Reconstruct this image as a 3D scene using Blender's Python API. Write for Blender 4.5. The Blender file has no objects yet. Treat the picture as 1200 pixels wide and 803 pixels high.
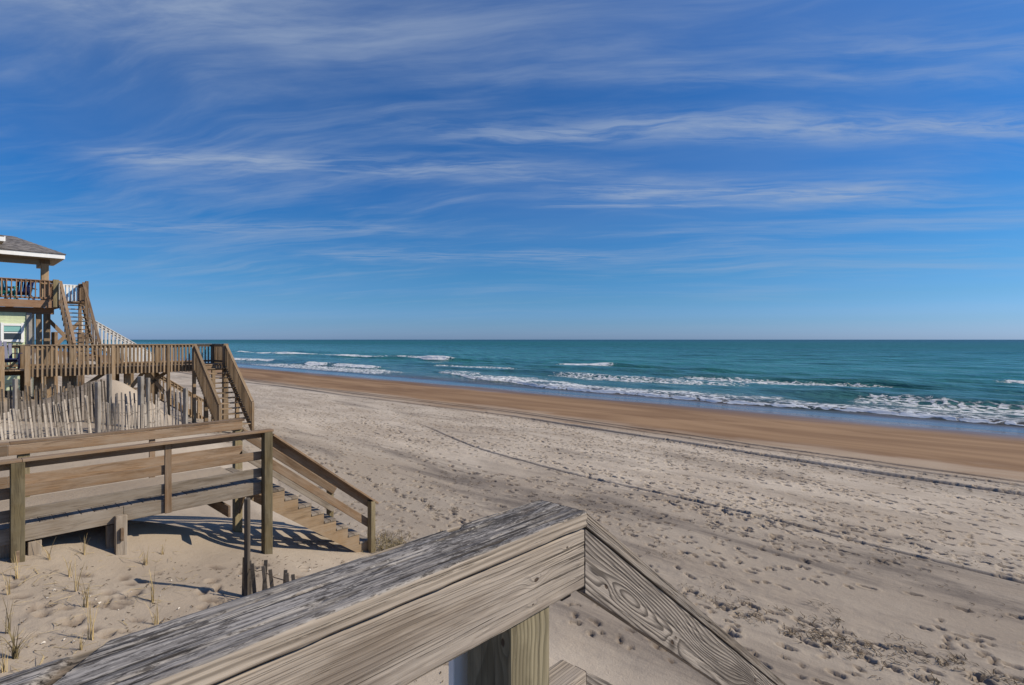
import bpy, bmesh, math, random
import numpy as np
from mathutils import Vector, Matrix, Quaternion
random.seed(7); rng = np.random.default_rng(7)
S = bpy.context.scene
COL = S.collection
R = math.radians
# World axes: X runs from the dunes out to sea, Y runs along the beach, Z = 0 is the sea.
CAMZ = 6.5
# ------------------------------------------------------------------ camera
cd = bpy.data.cameras.new('camera'); cam = bpy.data.objects.new('camera', cd); COL.objects.link(cam)
cam.location = (0, 0, CAMZ); cam.rotation_euler = (R(90), 0, R(-46.7))
cd.sensor_width = 36; cd.lens = 19.2; cd.shift_y = -0.0029
cd.clip_start = 0.05; cd.clip_end = 80000
S.camera = cam
# ------------------------------------------------------------------ exposure
S.view_settings.view_transform = 'Standard'; S.view_settings.look = 'None'
S.view_settings.exposure = 0.0; S.view_settings.gamma = 1
# ------------------------------------------------------------------ sun
SUN_EL = R(36); SDX, SDY = 0.686, -0.728
sl = bpy.data.lights.new('sun', 'SUN'); sun = bpy.data.objects.new('sun', sl); COL.objects.link(sun)
sl.energy = 5.0; sl.angle = R(0.55); sl.color = (1.0, 0.90, 0.74)
sv = Vector((SDX*math.cos(SUN_EL), SDY*math.cos(SUN_EL), math.sin(SUN_EL)))
sun.rotation_euler = sv.to_track_quat('Z', 'Y').to_euler()
sun.location = (20, -20, 40)

# ------------------------------------------------------------------ node helper
class NT:
    def __init__(s, tree):
        s.t = tree; s.n = tree.nodes; s.l = tree.links
    def put(s, sock, v):
        if isinstance(v, bpy.types.NodeSocket): s.l.new(v, sock)
        elif v is not None:
            try: sock.default_value = v
            except Exception: sock.default_value = (*v, 1.0)
    def node(s, ty, **kw):
        n = s.n.new(ty)
        for k, v in kw.items(): setattr(n, k, v)
        return n
    def m(s, op, a, b=None, c=None, clamp=False):
        n = s.node('ShaderNodeMath', operation=op, use_clamp=clamp)
        s.put(n.inputs[0], a)
        if b is not None: s.put(n.inputs[1], b)
        if c is not None: s.put(n.inputs[2], c)
        return n.outputs[0]
    def vm(s, op, a, b=None):
        n = s.node('ShaderNodeVectorMath', operation=op)
        s.put(n.inputs[0], a)
        if b is not None: s.put(n.inputs[1], b)
        return n.outputs[0]
    def sep(s, v):
        n = s.node('ShaderNodeSeparateXYZ'); s.put(n.inputs[0], v); return n.outputs
    def comb(s, x=0.0, y=0.0, z=0.0):
        n = s.node('ShaderNodeCombineXYZ')
        for i, q in enumerate((x, y, z)): s.put(n.inputs[i], q)
        return n.outputs[0]
    def noise(s, vec, scale=1.0, det=3.0, rough=0.5, dist=0.0):
        n = s.node('ShaderNodeTexNoise'); s.put(n.inputs['Vector'], vec)
        n.inputs['Scale'].default_value = scale; n.inputs['Detail'].default_value = det
        n.inputs['Roughness'].default_value = rough; n.inputs['Distortion'].default_value = dist
        return n.outputs['Fac']
    def voro(s, vec, scale=1.0, feature='F1', rand=1.0):
        n = s.node('ShaderNodeTexVoronoi', feature=feature); s.put(n.inputs['Vector'], vec)
        n.inputs['Scale'].default_value = scale; n.inputs['Randomness'].default_value = rand
        return n.outputs
    def mr(s, v, a, b, c=0.0, d=1.0, smooth=True):
        n = s.node('ShaderNodeMapRange', interpolation_type='SMOOTHSTEP' if smooth else 'LINEAR')
        s.put(n.inputs[0], v)
        for i, q in enumerate((a, b, c, d)): s.put(n.inputs[i+1], q)
        return n.outputs[0]
    def mix(s, f, a, b, blend='MIX'):
        n = s.node('ShaderNodeMix', data_type='RGBA', blend_type=blend)
        s.put(n.inputs[0], f); s.put(n.inputs[6], a if isinstance(a, bpy.types.NodeSocket) else (*a[:3], 1))
        s.put(n.inputs[7], b if isinstance(b, bpy.types.NodeSocket) else (*b[:3], 1))
        return n.outputs[2]
    def bump(s, h, strength=0.3, dist=0.01, normal=None):
        n = s.node('ShaderNodeBump'); n.inputs['Strength'].default_value = strength
        n.inputs['Distance'].default_value = dist; s.put(n.inputs['Height'], h)
        if normal is not None: s.put(n.inputs['Normal'], normal)
        return n.outputs[0]

def new_mat(name):
    m = bpy.data.materials.new(name); m.use_nodes = True
    b = m.node_tree.nodes['Principled BSDF']
    return m, NT(m.node_tree), b

# ------------------------------------------------------------------ world: clear sky with thin cirrus
W = bpy.data.worlds.new('World'); S.world = W; W.use_nodes = True
t = NT(W.node_tree); bg = W.node_tree.nodes['Background']
sky = t.node('ShaderNodeTexSky', sky_type='NISHITA'); sky.sun_disc = False
sky.sun_elevation = SUN_EL; sky.sun_rotation = math.atan2(SDX, SDY)
sky.altitude = 0; sky.air_density = 1.0; sky.dust_density = 0.6; sky.ozone_density = 3.0
gen = t.node('ShaderNodeTexCoord').outputs['Generated']
dx, dy, dz = t.sep(gen)
# clear-air grading by height above the horizon (bluer and without the yellow band)
rp = t.node('ShaderNodeValToRGB'); rp.color_ramp.interpolation = 'EASE'
STOPS = ((0.0, (.55, .86, 1.70)), (.036, (.42, .76, 1.42)), (.075, (.33, .70, 1.20)), (.121, (.27, .68, 1.12)), (.181, (.20, .65, 1.12)),
         (.268, (.16, .62, 1.15)), (.361, (.22, .68, 1.20)), (.52, (.42, .82, 1.32)), (1.0, (.80, 1.0, 1.42)))
cr = rp.color_ramp
while len(cr.elements) < len(STOPS): cr.elements.new(.5)
for e, (p_, c_) in zip(cr.elements, STOPS): e.position = p_; e.color = (c_[0]/2, c_[1]/2, c_[2]/2, 1)
t.put(rp.inputs[0], t.m('MAXIMUM', dz, 0.0))
two = t.node('ShaderNodeVectorMath', operation='SCALE'); t.put(two.inputs[0], rp.outputs[0]); two.inputs['Scale'].default_value = 2.0
clear = t.vm('MULTIPLY', sky.outputs[0], two.outputs[0])
den = t.m('ADD', t.m('MAXIMUM', dz, 0.0), 0.10)
# cirrus layer seen in perspective: a = along the streaks, b = across
ax = t.m('DIVIDE', t.m('ADD', t.m('MULTIPLY', dx, 0.60), t.m('MULTIPLY', dy, -0.80)), den)
bx = t.m('DIVIDE', t.m('ADD', t.m('MULTIPLY', dx, 0.80), t.m('MULTIPLY', dy, 0.60)), den)
wob = t.noise(t.comb(t.m('MULTIPLY', ax, 0.5), t.m('MULTIPLY', bx, 0.6), 3.0), 1.0, 3, 0.5)
b2 = t.m('ADD', t.m('ADD', bx, t.m('MULTIPLY', ax, 0.10)), t.m('MULTIPLY', wob, 0.9))
fine = t.noise(t.comb(t.m('MULTIPLY', ax, 1.0), t.m('MULTIPLY', b2, 5.5), 0.7), 1.0, 9, 0.62, 0.3)
mid = t.noise(t.comb(t.m('MULTIPLY', ax, 0.55), t.m('MULTIPLY', b2, 2.3), 5.3), 1.0, 6, 0.58, 0.4)
big = t.noise(t.comb(t.m('MULTIPLY', ax, 0.30), t.m('MULTIPLY', bx, 0.6), 9.1), 1.0, 2, 0.5)
cov = t.m('ADD', t.m('MULTIPLY', mid, 0.50), t.m('ADD', t.m('MULTIPLY', fine, 0.45), t.m('MULTIPLY', big, 0.28)))
cl = t.mr(cov, 0.57, 0.88)
cl = t.m('MULTIPLY', cl, t.mr(dz, 0.02, 0.16, 0.15, 1.0))
veil = t.mr(t.noise(t.comb(t.m('MULTIPLY', ax, 0.35), t.m('MULTIPLY', b2, 1.0), 1.3), 1.0, 6, 0.6, .3), 0.42, 0.70, 0.0, 0.17)
cl2 = t.m('MULTIPLY', t.m('ADD', t.m('MULTIPLY', cl, 0.46), t.m('MULTIPLY', veil, t.mr(dz, .05, .3, .3, .7))), t.m('GREATER_THAN', dz, 0.0))
# the long cirrus bands over the sea: (distance, half width, from, to, strength, drift) in cloud-layer units
zc = t.m('MAXIMUM', dz, 0.02)
fwd = t.m('DIVIDE', t.m('ADD', t.m('MULTIPLY', dx, 0.728), t.m('MULTIPLY', dy, 0.686)), zc)
lat = t.m('DIVIDE', t.m('SUBTRACT', t.m('MULTIPLY', dx, 0.686), t.m('MULTIPLY', dy, 0.728)), zc)
wb = t.m('MULTIPLY', t.m('SUBTRACT', t.noise(t.comb(t.m('MULTIPLY', lat, 0.9), t.m('MULTIPLY', fwd, 1.0), 21.0), 1.0, 4, 0.55), 0.5), 1.0)
feath = t.noise(t.comb(t.m('MULTIPLY', lat, 1.6), t.m('MULTIPLY', t.m('ADD', fwd, t.m('MULTIPLY', wb, .5)), 7.0), 33.0), 1.0, 8, 0.64, 0.4)
bands = None
for D, hw, s0, s1, amt, dr in ((2.62, .17, -.4, 9.0, 1.0, -.03), (3.62, .26, .3, 3.0, .95, .06), (4.10, .10, .3, 2.0, .75, -.02), (3.22, .22, -2.3, .4, .8, .07),
                               (6.6, .5, -2.4, 1.6, .55, .05), (1.95, .26, -2.2, -.35, .8, .36), (5.0, .30, -4.5, -.8, .55, .05), (2.15, .12, .5, 2.2, .45, -.05), (1.72, .14, .8, 3.0, .5, .1)):
    dd = t.m('DIVIDE', t.m('SUBTRACT', t.m('ADD', fwd, t.m('MULTIPLY', wb, hw*2.6)), t.m('ADD', t.m('MULTIPLY', lat, dr), D)), hw)
    g_ = t.m('POWER', 2.718, t.m('MULTIPLY', t.m('MULTIPLY', dd, dd), -1.0))
    ls = t.m('ADD', lat, t.m('MULTIPLY', wb, 1.6))
    g_ = t.m('MULTIPLY', g_, t.m('MULTIPLY', t.mr(ls, s0-.5, s0+.5), t.mr(ls, s1-.7, s1+.5, amt, 0.0)))
    bands = g_ if bands is None else t.m('MAXIMUM', bands, g_)
bands = t.m('MULTIPLY', t.m('MULTIPLY', bands, t.mr(feath, .34, .66, .12, 1.0)), t.m('GREATER_THAN', dz, 0.0))
cl2 = t.m('MINIMUM', t.m('ADD', cl2, t.m('MULTIPLY', bands, .62)), .8)
skyc = t.mix(cl2, clear, (4.1, 5.0, 6.5))
# below the horizon the sky repeats the pale horizon band
t.l.new(skyc, bg.inputs['Color']); bg.inputs['Strength'].default_value = 0.090

# ------------------------------------------------------------------ numpy noise
_tab = np.random.default_rng(3).random((256, 256)).astype(np.float32)
def vnoise(x, y):
    x = np.asarray(x, np.float32); y = np.asarray(y, np.float32)
    xi = np.floor(x).astype(np.int32); yi = np.floor(y).astype(np.int32)
    fx = x-xi; fy = y-yi
    fx = fx*fx*(3-2*fx); fy = fy*fy*(3-2*fy)
    g = lambda a, b: _tab[a & 255, b & 255]
    return (g(xi, yi)*(1-fx)+g(xi+1, yi)*fx)*(1-fy)+(g(xi, yi+1)*(1-fx)+g(xi+1, yi+1)*fx)*fy
def fbm(x, y, o=4, gain=0.5):
    s = 0; a = 1; tot = 0
    for i in range(o):
        s = s+a*vnoise(x+17.3*i, y+9.1*i); tot += a; a *= gain; x = x*2.03; y = y*2.03
    return s/tot
def sstep(a, b, x):
    q = np.clip((x-a)/(b-a), 0, 1); return q*q*(3-2*q)

# ------------------------------------------------------------------ custom properties
def tag(o, label=None, cat=None, group=None, kind=None):
    if label: o['label'] = label
    if cat: o['category'] = cat
    if group: o['group'] = group
    if kind: o['kind'] = kind
    return o
def thing(name, loc, label, cat, group=None):
    o = bpy.data.objects.new(name, None); COL.objects.link(o); o.location = loc
    o.empty_display_size = 0.2
    return tag(o, label, cat, group)
def attach(o, parent):
    o.parent = parent
    return o
def mesh_obj(name, me, mat, parent=None, mw=None):
    if mat is not None and len(me.materials) == 0: me.materials.append(mat)
    o = bpy.data.objects.new(name, me); COL.objects.link(o)
    if mw is not None: o.matrix_world = mw
    if parent is not None:
        M = o.matrix_basis.copy(); o.parent = parent
        off = Vector(parent.location); pp = parent.parent
        while pp is not None: off += Vector(pp.location); pp = pp.parent
        if parent.type == 'MESH':      # sub-part: full inverse of the parent's world matrix
            PM = parent.matrix_basis.copy()
            q = parent.parent
            while q is not None: PM = q.matrix_basis @ PM; q = q.parent
            o.matrix_basis = PM.inverted() @ M
        else:
            o.matrix_basis = Matrix.Translation(-off) @ M
    return o
def grid_mesh(name, X, Y, Z, smooth=True):
    nx, ny = X.shape
    co = np.empty((nx*ny, 3), np.float32); co[:, 0] = X.ravel(); co[:, 1] = Y.ravel(); co[:, 2] = Z.ravel()
    i = np.arange(nx*ny, dtype=np.int32).reshape(nx, ny)
    q = np.stack([i[:-1, :-1], i[1:, :-1], i[1:, 1:], i[:-1, 1:]], -1).reshape(-1, 4)
    return np_mesh(name, co, q, smooth)
def np_mesh(name, co, q, smooth=True):
    me = bpy.data.meshes.new(name)
    me.vertices.add(len(co)); me.vertices.foreach_set('co', np.ascontiguousarray(co, np.float32).ravel())
    k = q.shape[1]
    me.loops.add(q.size); me.loops.foreach_set('vertex_index', np.ascontiguousarray(q, np.int32).ravel())
    me.polygons.add(len(q)); me.polygons.foreach_set('loop_start', np.arange(0, q.size, k, dtype=np.int32))
    me.polygons.foreach_set('loop_total', np.full(len(q), k, np.int32))
    if smooth: me.polygons.foreach_set('use_smooth', np.ones(len(q), bool))
    me.update(calc_edges=True)
    return me
def attr(me, name, arr):
    a = me.attributes.new(name, 'FLOAT', 'POINT'); a.data.foreach_set('value', np.ascontiguousarray(arr, np.float32).ravel())

# ------------------------------------------------------------------ terrain
_pu = np.array([-400, -60, -12, -6, -1.5, 0.7, 2.4, 3.9, 6.0, 9, 14, 20, 27.5, 31, 52, 60, 90, 400.])
_pz = np.array([1.2, 2.2, 3.2, 3.9, 3.85, 3.55, 3.2, 2.85, 2.32, 2.12, 1.9, 1.72, 1.45, 1.25, 0.0, -0.55, -2.5, -12.])
def ground_z(u, v):
    u = np.asarray(u, float); v = np.asarray(v, float)
    k = sstep(12.5, 19.5, v)
    du = 2.6*k*(1-sstep(9, 16, u)) + 1.6*(fbm(v/9+40, v*0+3, 2)-0.5)*(1-sstep(8, 16, u))
    z = np.interp(u-du, _pu, _pz) + 0.42*k*(1-sstep(7, 13, u))
    z = z + 1.40*np.exp(-((u-4.5)/1.6)**2-((v-24.4)/1.3)**2)
    z = z + 0.5*np.exp(-((u-1.2)/2.0)**2-((v-27.0)/2.0)**2)
    z = z + 0.30*np.exp(-((u-2.3)/1.1)**2-((v-10.5)/.8)**2) + 0.22*np.exp(-((u-.6)/1.3)**2-((v-10.2)/.9)**2)
    dune = 1-sstep(6, 9, u)
    z = z + dune*0.20*(fbm(u/1.7+5, v/1.7+2, 3)-0.5)
    dry = sstep(5, 8, u)*(1-sstep(25, 30, u))
    z = z + dry*0.14*(fbm(u/3.2+11, v/6.5+7, 3)-0.5)
    z = z + 0.05*(fbm(u/9+1, v/17+4, 2)-0.5)*sstep(28, 34, u)
    return z
def gz(u, v): return float(ground_z(u, v))

def axis(segs):
    out = [segs[0][0]]
    for a, b, s0, s1 in segs:       # spacing grows from s0 to s1
        x = a
        while True:
            f = (x-a)/(b-a); st = s0*(s1/s0)**max(0, min(1, f)) if abs(b-a) > 0 else s0
            x += st
            if x >= b-0.3*st: break
            out.append(x)
        out.append(b)
    return np.array(out)
us = axis([(-400, -12, 60, 1.2), (-12, -1, .8, .06), (-1, 9, .037, .037), (9, 28.5, .038, .058), (28.5, 60, .16, .5), (60, 400, .6, 80)])
vs = axis([(-3000, -60, 800, 5), (-60, -3, 3, .1), (-3, 15, .040, .040), (15, 34, .05, .11), (34, 90, .13, 1.0), (90, 30000, 1.2, 3000)])
U, V = np.meshgrid(us, vs, indexing='ij')
Z = ground_z(U, V)
# loose sand: small-scale churn on the dry berm and dune
i0, i1 = np.searchsorted(us, (-8, 29.5)); j0, j1 = np.searchsorted(vs, (-12, 70))
fu, fv = U[i0:i1, j0:j1], V[i0:i1, j0:j1]
fineband = sstep(-8, -2, fu)*(1-sstep(26.5, 29.5, fu))*sstep(-12, -4, fv)*(1-sstep(40, 70, fv))
churn = fbm(fu/.30, fv/.42, 3)-0.5
patch = sstep(.50, .68, fbm(fu/2.6+31, fv/5.5+13, 3))
Z[i0:i1, j0:j1] += fineband*(churn*(0.006+0.034*patch)+0.012*(fbm(fu/.085, fv/.10, 2)-0.5)*(0.25+patch))
# tyre tracks and footprints pressed into the sand
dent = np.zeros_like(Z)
def track_u(v, base): return base + 1.9*sstep(0, 26, v) + 0.35*np.sin(v/13.0) + 0.12*np.sin(v/4.1+1)
tr = np.zeros_like(Z)
for base, w, dp in ((23.5, .25, .10), (25.1, .16, .085), (25.95, .13, .08)):
    d = np.abs(U-track_u(V, base)); g = np.exp(-(d/w)**4); r = np.exp(-((d-w-.13)/.11)**2)
    tread = 0.9+0.2*(np.sin(V*2*math.pi/.23) > 0)*(V < 22)
    brk = (.6+.4*sstep(.3, .5, fbm(vs/6+base*3, vs*0+1.5, 2)))[None, :]
    Z += (-dp*g*tread+0.045*r)*brk; tr = np.maximum(tr, g*brk)
for base, w, dp in ((14.2, .055, .05),):
    uc = base+0.02*V+0.006*V*V+0.25*np.sin(V/3.1)
    d = np.abs(U-uc); g = np.exp(-(d/w)**4)*(1-sstep(18, 30, V)); Z += -dp*g+0.015*np.exp(-((d-.14)/.06)**2)*(1-sstep(18, 30, V)); tr = np.maximum(tr, .8*g)
def vn_(x, y):
    xi, yi = int(math.floor(x)), int(math.floor(y)); fx, fy = x-xi, y-yi; g = lambda a, c: float(_tab[a & 255, c & 255])
    return (g(xi, yi)*(1-fx)+g(xi+1, yi)*fx)*(1-fy)+(g(xi, yi+1)*(1-fx)+g(xi+1, yi+1)*fx)*fy
def stamp(u, v, ang, L, Wd, dp):
    i0, i1 = np.searchsorted(us, (u-.42, u+.42)); j0, j1 = np.searchsorted(vs, (v-.42, v+.42))
    if i1-i0 < 3 or j1-j0 < 3: return
    a = us[i0:i1, None]-u; b = vs[None, j0:j1]-v
    c, s = math.cos(ang), math.sin(ang)
    x = (a*c+b*s)/L; y = (-a*s+b*c)/Wd
    waist = 1.0-0.28*np.exp(-((x+.15)/.3)**2)
    d2 = (x**2+(y/waist)**2)
    Z[i0:i1, j0:j1] += -dp*np.exp(-(d2**3)*.8)+dp*.30*np.exp(-((np.sqrt(d2)-1.45)/.25)**2)
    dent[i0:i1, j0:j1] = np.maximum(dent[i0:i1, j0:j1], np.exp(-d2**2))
def trail(u, v, ang, n, step=.68):
    side = 1
    for k in range(n):
        ang += random.gauss(0, .05)
        u += step*math.cos(ang); v += step*math.sin(ang); side = -side
        if not (6.3 < u < 26.5 and -4 < v < 55): continue
        stamp(u-side*.11*math.sin(ang), v+side*.11*math.cos(ang), ang+side*.12, random.uniform(.10, .14), random.uniform(.042, .06), random.uniform(.045, .08))
for k in range(130):
    a = random.choice((R(90), R(-90)))+random.gauss(0, .22)
    u0 = 6.5+19*random.random()**.9; v0 = random.uniform(-3, 40)
    trail(u0, v0, a, random.randint(10, 40))
for k in range(22):
    trail(random.uniform(6, 24), random.uniform(-2, 26), random.uniform(0, 6.28), random.randint(6, 18))
for k in range(5200):
    u0 = random.uniform(6.5, 25.5); v0 = -3+36*random.random()**1.3
    if vn_(u0/2.6+7, v0/4.0+3) < .46 or vn_(u0/.9+1, v0/1.3+5) < .3: continue
    stamp(u0, v0, random.uniform(0, 6.28), random.uniform(.045, .10), random.uniform(.028, .045), random.uniform(.03, .065))
for k in range(190):                                   # scuffs on the dune
    u0 = random.uniform(.6, 5.5); v0 = random.uniform(4.5, 9.0)
    stamp(u0, v0, random.uniform(0, 6.28), random.uniform(.04, .13), random.uniform(.035, .09), random.uniform(.015, .06))
gme = grid_mesh('sand', U, V, Z)
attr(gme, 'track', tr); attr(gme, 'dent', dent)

m, t, b = new_mat('beach_sand')
P = t.node('ShaderNodeTexCoord').outputs['Object']
px, py, pz = t.sep(P)
lf = t.noise(t.comb(t.m('MULTIPLY', px, .16), t.m('MULTIPLY', py, .05), 0.0), 1, 4, .55)
mf = t.noise(t.comb(t.m('MULTIPLY', px, .55), t.m('MULTIPLY', py, .22), 2.0), 1, 5, .6, .4)
hf = t.noise(P, 34, 4, .7)
dry = t.mix(t.mr(mf, .3, .72), (.385, .318, .248), (.545, .467, .375))
# dark mineral streaks: broad bands along the beach, strongest on the low berm near the walkovers
st = t.noise(t.comb(t.m('MULTIPLY', px, .75), t.m('MULTIPLY', py, .16), 7.0), 1, 7, .66, .8)
bandn = t.noise(t.comb(t.m('MULTIPLY', px, .22), t.m('MULTIPLY', py, .045), 12.0), 1, 3, .5, .4)
low = t.m('MULTIPLY', t.mr(px, 4.6, 7.0), t.mr(t.m('ADD', px, t.m('MULTIPLY', py, .14)), 12.5, 18.0, 1, .25))
dry = t.mix(t.m('MULTIPLY', low, .62), dry, (.235, .192, .148))
dry = t.mix(t.m('MULTIPLY', t.mr(t.m('ADD', t.m('MULTIPLY', st, .6), t.m('MULTIPLY', bandn, .4)), .49, .64), t.m('ADD', .35, t.m('MULTIPLY', low, .55))), dry, (.135, .112, .094))
dry = t.mix(t.m('MULTIPLY', t.mr(px, 6.2, 3.4), t.mr(lf, .3, .6, .45, 1)), dry, (.285, .232, .178))
speck = t.mr(t.noise(P, 95, 2, .6), .60, .72)
dry = t.mix(t.m('MULTIPLY', speck, .35), dry, (.17, .14, .115))
wetedge = t.m('ADD', px, t.m('ADD', t.m('MULTIPLY', t.m('SUBTRACT', mf, .5), 9.0), t.m('MULTIPLY', t.m('SUBTRACT', lf, .5), 9.0)))
dry = t.mix(t.mr(t.m('ADD', px, t.m('MULTIPLY', t.m('SUBTRACT', mf, .5), 3.0)), 24.6, 27.0, 0, .85), dry, (.34, .255, .18))
wm = t.mr(wetedge, 25.6, 30.5)
damp = t.mix(t.mr(t.noise(t.comb(t.m('MULTIPLY', px, .20), t.m('MULTIPLY', py, .05), 4.0), 1, 7, .6, .8), .34, .66), (.175, .100, .052), (.290, .182, .100))
damp = t.mix(t.mr(px, 40.0, 50.5, 0, .75), damp, (.10, .058, .033))
col = t.mix(wm, dry, damp)
at = t.node('ShaderNodeAttribute', attribute_name='track')
col = t.mix(t.m('MULTIPLY', at.outputs['Fac'], .9), col, (.11, .076, .053))
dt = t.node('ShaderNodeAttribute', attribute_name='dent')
col = t.mix(t.m('MULTIPLY', dt.outputs['Fac'], .72), col, (.135, .10, .075))     # shade inside the prints painted into the colour, with some damp turned-up sand
t.put(b.inputs['Base Color'], col)
t.put(b.inputs['Roughness'], t.mr(t.m('ADD', px, t.m('MULTIPLY', t.m('SUBTRACT', lf, .5), 14.0)), 41.0, 50.5, .95, .16))
t.put(b.inputs['Specular IOR Level'], t.mr(px, 44, 50, .15, .5))
h = t.m('ADD', t.m('MULTIPLY', hf, .5), t.m('ADD', t.m('MULTIPLY', t.noise(P, 7, 7, .68), 1.3), t.m('MULTIPLY', t.noise(P, 130, 2, .6), .18)))
t.put(b.inputs['Normal'], t.bump(t.m('MULTIPLY', h, t.mr(px, 26, 31, 1, .16)), .50, .03))
SAND = m
sand = mesh_obj('sand_beach', gme, SAND); tag(sand, kind='structure')

# ------------------------------------------------------------------ sea
su = axis([(49, 53, .4, .22), (53, 72, .16, .16), (72, 130, .2, .34), (130, 400, .5, 4), (400, 40000, 6, 6000)])
svv = axis([(-3000, -40, 800, 3), (-40, -4, 1.5, .35), (-4, 100, .28, .36), (100, 300, .5, 2.0), (300, 40000, 3, 6000)])
SU, SV = np.meshgrid(su, svv, indexing='ij')
H = np.zeros_like(SU); F = np.zeros_like(SU)
deep = sstep(54, 75, SU)
for k, (lam, amp, tilt, ph) in enumerate(((17, .16, .05, 0), (11, .11, -.11, 2), (6.1, .07, .2, 4), (29, .14, .02, 1), (3.1, .035, -.3, 3))):
    mod = fbm(SU/40+k*7, SV/55+k*3, 2)*1.6
    H += deep*amp*mod*np.sin(2*math.pi*(SU+tilt*SV)/lam+ph+5*fbm(SU/60, SV/80+k, 2))*(1-sstep(900, 2000, SU))
def crest(uc, v0, v1, ht, w1=1.5, w2=4.5, fade=8):
    e = (sstep(v0-fade, v0+fade, svv)*(1-sstep(v1-fade, v1+fade, svv)))[None, :]
    d = SU-uc; return ht*e*np.where(d < 0, np.exp(-(d/w1)**2), np.exp(-(d/w2)**2))
def foam(uc, v0, v1, back, front, amt=1.0, fade=2.5):
    e = (sstep(v0-fade, v0+fade, svv)*(1-sstep(v1-fade, v1+fade, svv)))[None, :]
    d = SU-uc
    return amt*e*sstep(-front, -front*.6, d)*(1-sstep(back*.4, back, d))
wv = lambda s, o: (fbm(svv/s+o, svv*0+o, 3)-.5)[None, :]
c1 = 110+7*wv(26, 3)-3*sstep(140, 200, SV)
H += crest(c1, -30, 330, .80, 1.6, 4)*(-.1+1.5*fbm(svv/17+2, svv*0+8, 2)[None, :])
for v0, v1 in ((70, 87), (126, 290), (-20, 3)):
    F = np.maximum(F, foam(c1, v0, v1, 1.4, 3.2, 1.0, 6)*(.80+1.3*wv(9, 21)) if v0 > 100 else foam(c1, v0, v1, 1.4, 3.0, .86, 7)); H += foam(c1, v0, v1, 1.0, 4.0, .25, 6)
c2 = 66+5*wv(21, 5)
H += crest(c2, 100, 200, .55, 1.2, 3)
for v0, v1 in ((103, 195),):
    F = np.maximum(F, foam(c2, v0, v1, 4.0, 2.6, .80, 6)*(.80+2.0*wv(8, 31))); H += foam(c2, v0, v1, 1, 2.6, .2, 5)
# foamy bore running up the beach, its front slanting seaward to the left
fr = 55.2+.31*np.maximum(0, SV-46)+3.2*wv(11, 9)+1.2*wv(3.2, 4)
bw = 11+9*wv(7, 1)
F = np.maximum(F, np.maximum((.72+.5*(fbm(svv/1.6+3, svv*0+6, 3)-.5)[None, :])*sstep(0, .3, SU-fr)*(1-sstep(.5, 1.7, SU-fr)), (.55+.5*(fbm(SU/3+2, SV/5+5, 3)-.5))*sstep(0, .5, SU-fr)*(1-sstep(bw*.45, bw*1.2, SU-fr)))*(1-sstep(78, 92, SV)))
H += .30*sstep(0, .9, SU-fr)*(1-sstep(bw*.3, bw, SU-fr))*(1-sstep(80, 92, SV))
c4 = 69.5+4*wv(14, 6)
H += crest(c4, -12, 21, .75, 1.3, 4, 5); F = np.maximum(F, foam(c4-3.5, -12, 14, 5, 4, .54))
c5 = 94+4*wv(15, 2)
H += crest(c5, 8, 50, .5, 1.4, 4); F = np.maximum(F, foam(c5-5, 11, 46, 6, 6, .56, 6))
c6 = 80+5*wv(17, 7)
H += crest(c6, 40, 100, .38, 1.3, 3.5); F = np.maximum(F, foam(c6-2, 26, 66, 6, 4, .53, 8))
F = np.maximum(F, foam(89+3*wv(9, 3), 80, 116, 5, 4, .56, 6))
F = np.maximum(F, foam(60+2*wv(9, 13), 84, 150, 7, 5, .55, 10))
c7 = 135+6*wv(24, 4); H += crest(c7, -20, 300, .45, 2.5, 6)*(.3+fbm(svv/21+7, svv*0+2, 2)[None, :])
c8 = 101+5*wv(20, 8); H += crest(c8, 46, 130, .35, 1.6, 4)
lace = fbm(SU/.9+3, SV/1.3, 4)
H += F*.16*(lace-.5)
shore = np.interp(SU, [49, 52, 56, 60, 75], [.035, .035, .06, .10, 0.0])
swash = shore+.02*(fbm(SU/4, SV/6, 2)-.5)
edge_u = 51.2-2.2*sstep(60, 100, SV)+1.6*wv(13, 12)+.8*wv(5, 2)
H = np.where(SU < 52, 0, H)
Zs = H+swash-0.4*sstep(0, 2.2, edge_u-SU)
sme = grid_mesh('sea', SU, SV, Zs); attr(sme, 'foam', F)
m, t, b = new_mat('sea_water')
P = t.node('ShaderNodeTexCoord').outputs['Object']
px, py, pz = t.sep(P)
patchn = t.noise(t.comb(t.m('MULTIPLY', px, .022), t.m('MULTIPLY', py, .010), 0.0), 1, 5, .6, .5)
patch2 = t.noise(t.comb(t.m('MULTIPLY', px, .11), t.m('MULTIPLY', py, .045), 3.0), 1, 4, .6, .4)
ux = t.m('ADD', px, t.m('MULTIPLY', t.m('SUBTRACT', patchn, .5), 70.0))
base = t.mix(t.mr(px, 54, 66), (.12, .10, .075), (.05, .145, .135))
base = t.mix(t.mr(ux, 62, 120), base, (.028, .175, .140))
base = t.mix(t.mr(ux, 110, 420), base, (.011, .112, .100))
base = t.mix(t.mr(px, 350, 3000), base, (.004, .050, .072))
base = t.mix(t.mr(patch2, .42, .62, 0, .45), base, (.006, .062, .052))
fa = t.node('ShaderNodeAttribute', attribute_name='foam').outputs['Fac']
wv_ = t.noise(P, .8, 3, .5)
wp = t.vm('ADD', P, t.comb(t.m('MULTIPLY', wv_, 2.2), t.m('MULTIPLY', wv_, 1.6), 0.0))
vor = t.voro(t.vm('MULTIPLY', wp, (1.25, .75, 1.0)), 1.0, 'DISTANCE_TO_EDGE')[0]
fn = t.noise(t.vm('MULTIPLY', P, (1.0, .6, 1.0)), 1.5, 7, .68, .6)
thr = t.m('ADD', t.m('MULTIPLY', fn, .95), t.m('MULTIPLY', t.mr(vor, .0, .30), .26))
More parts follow.
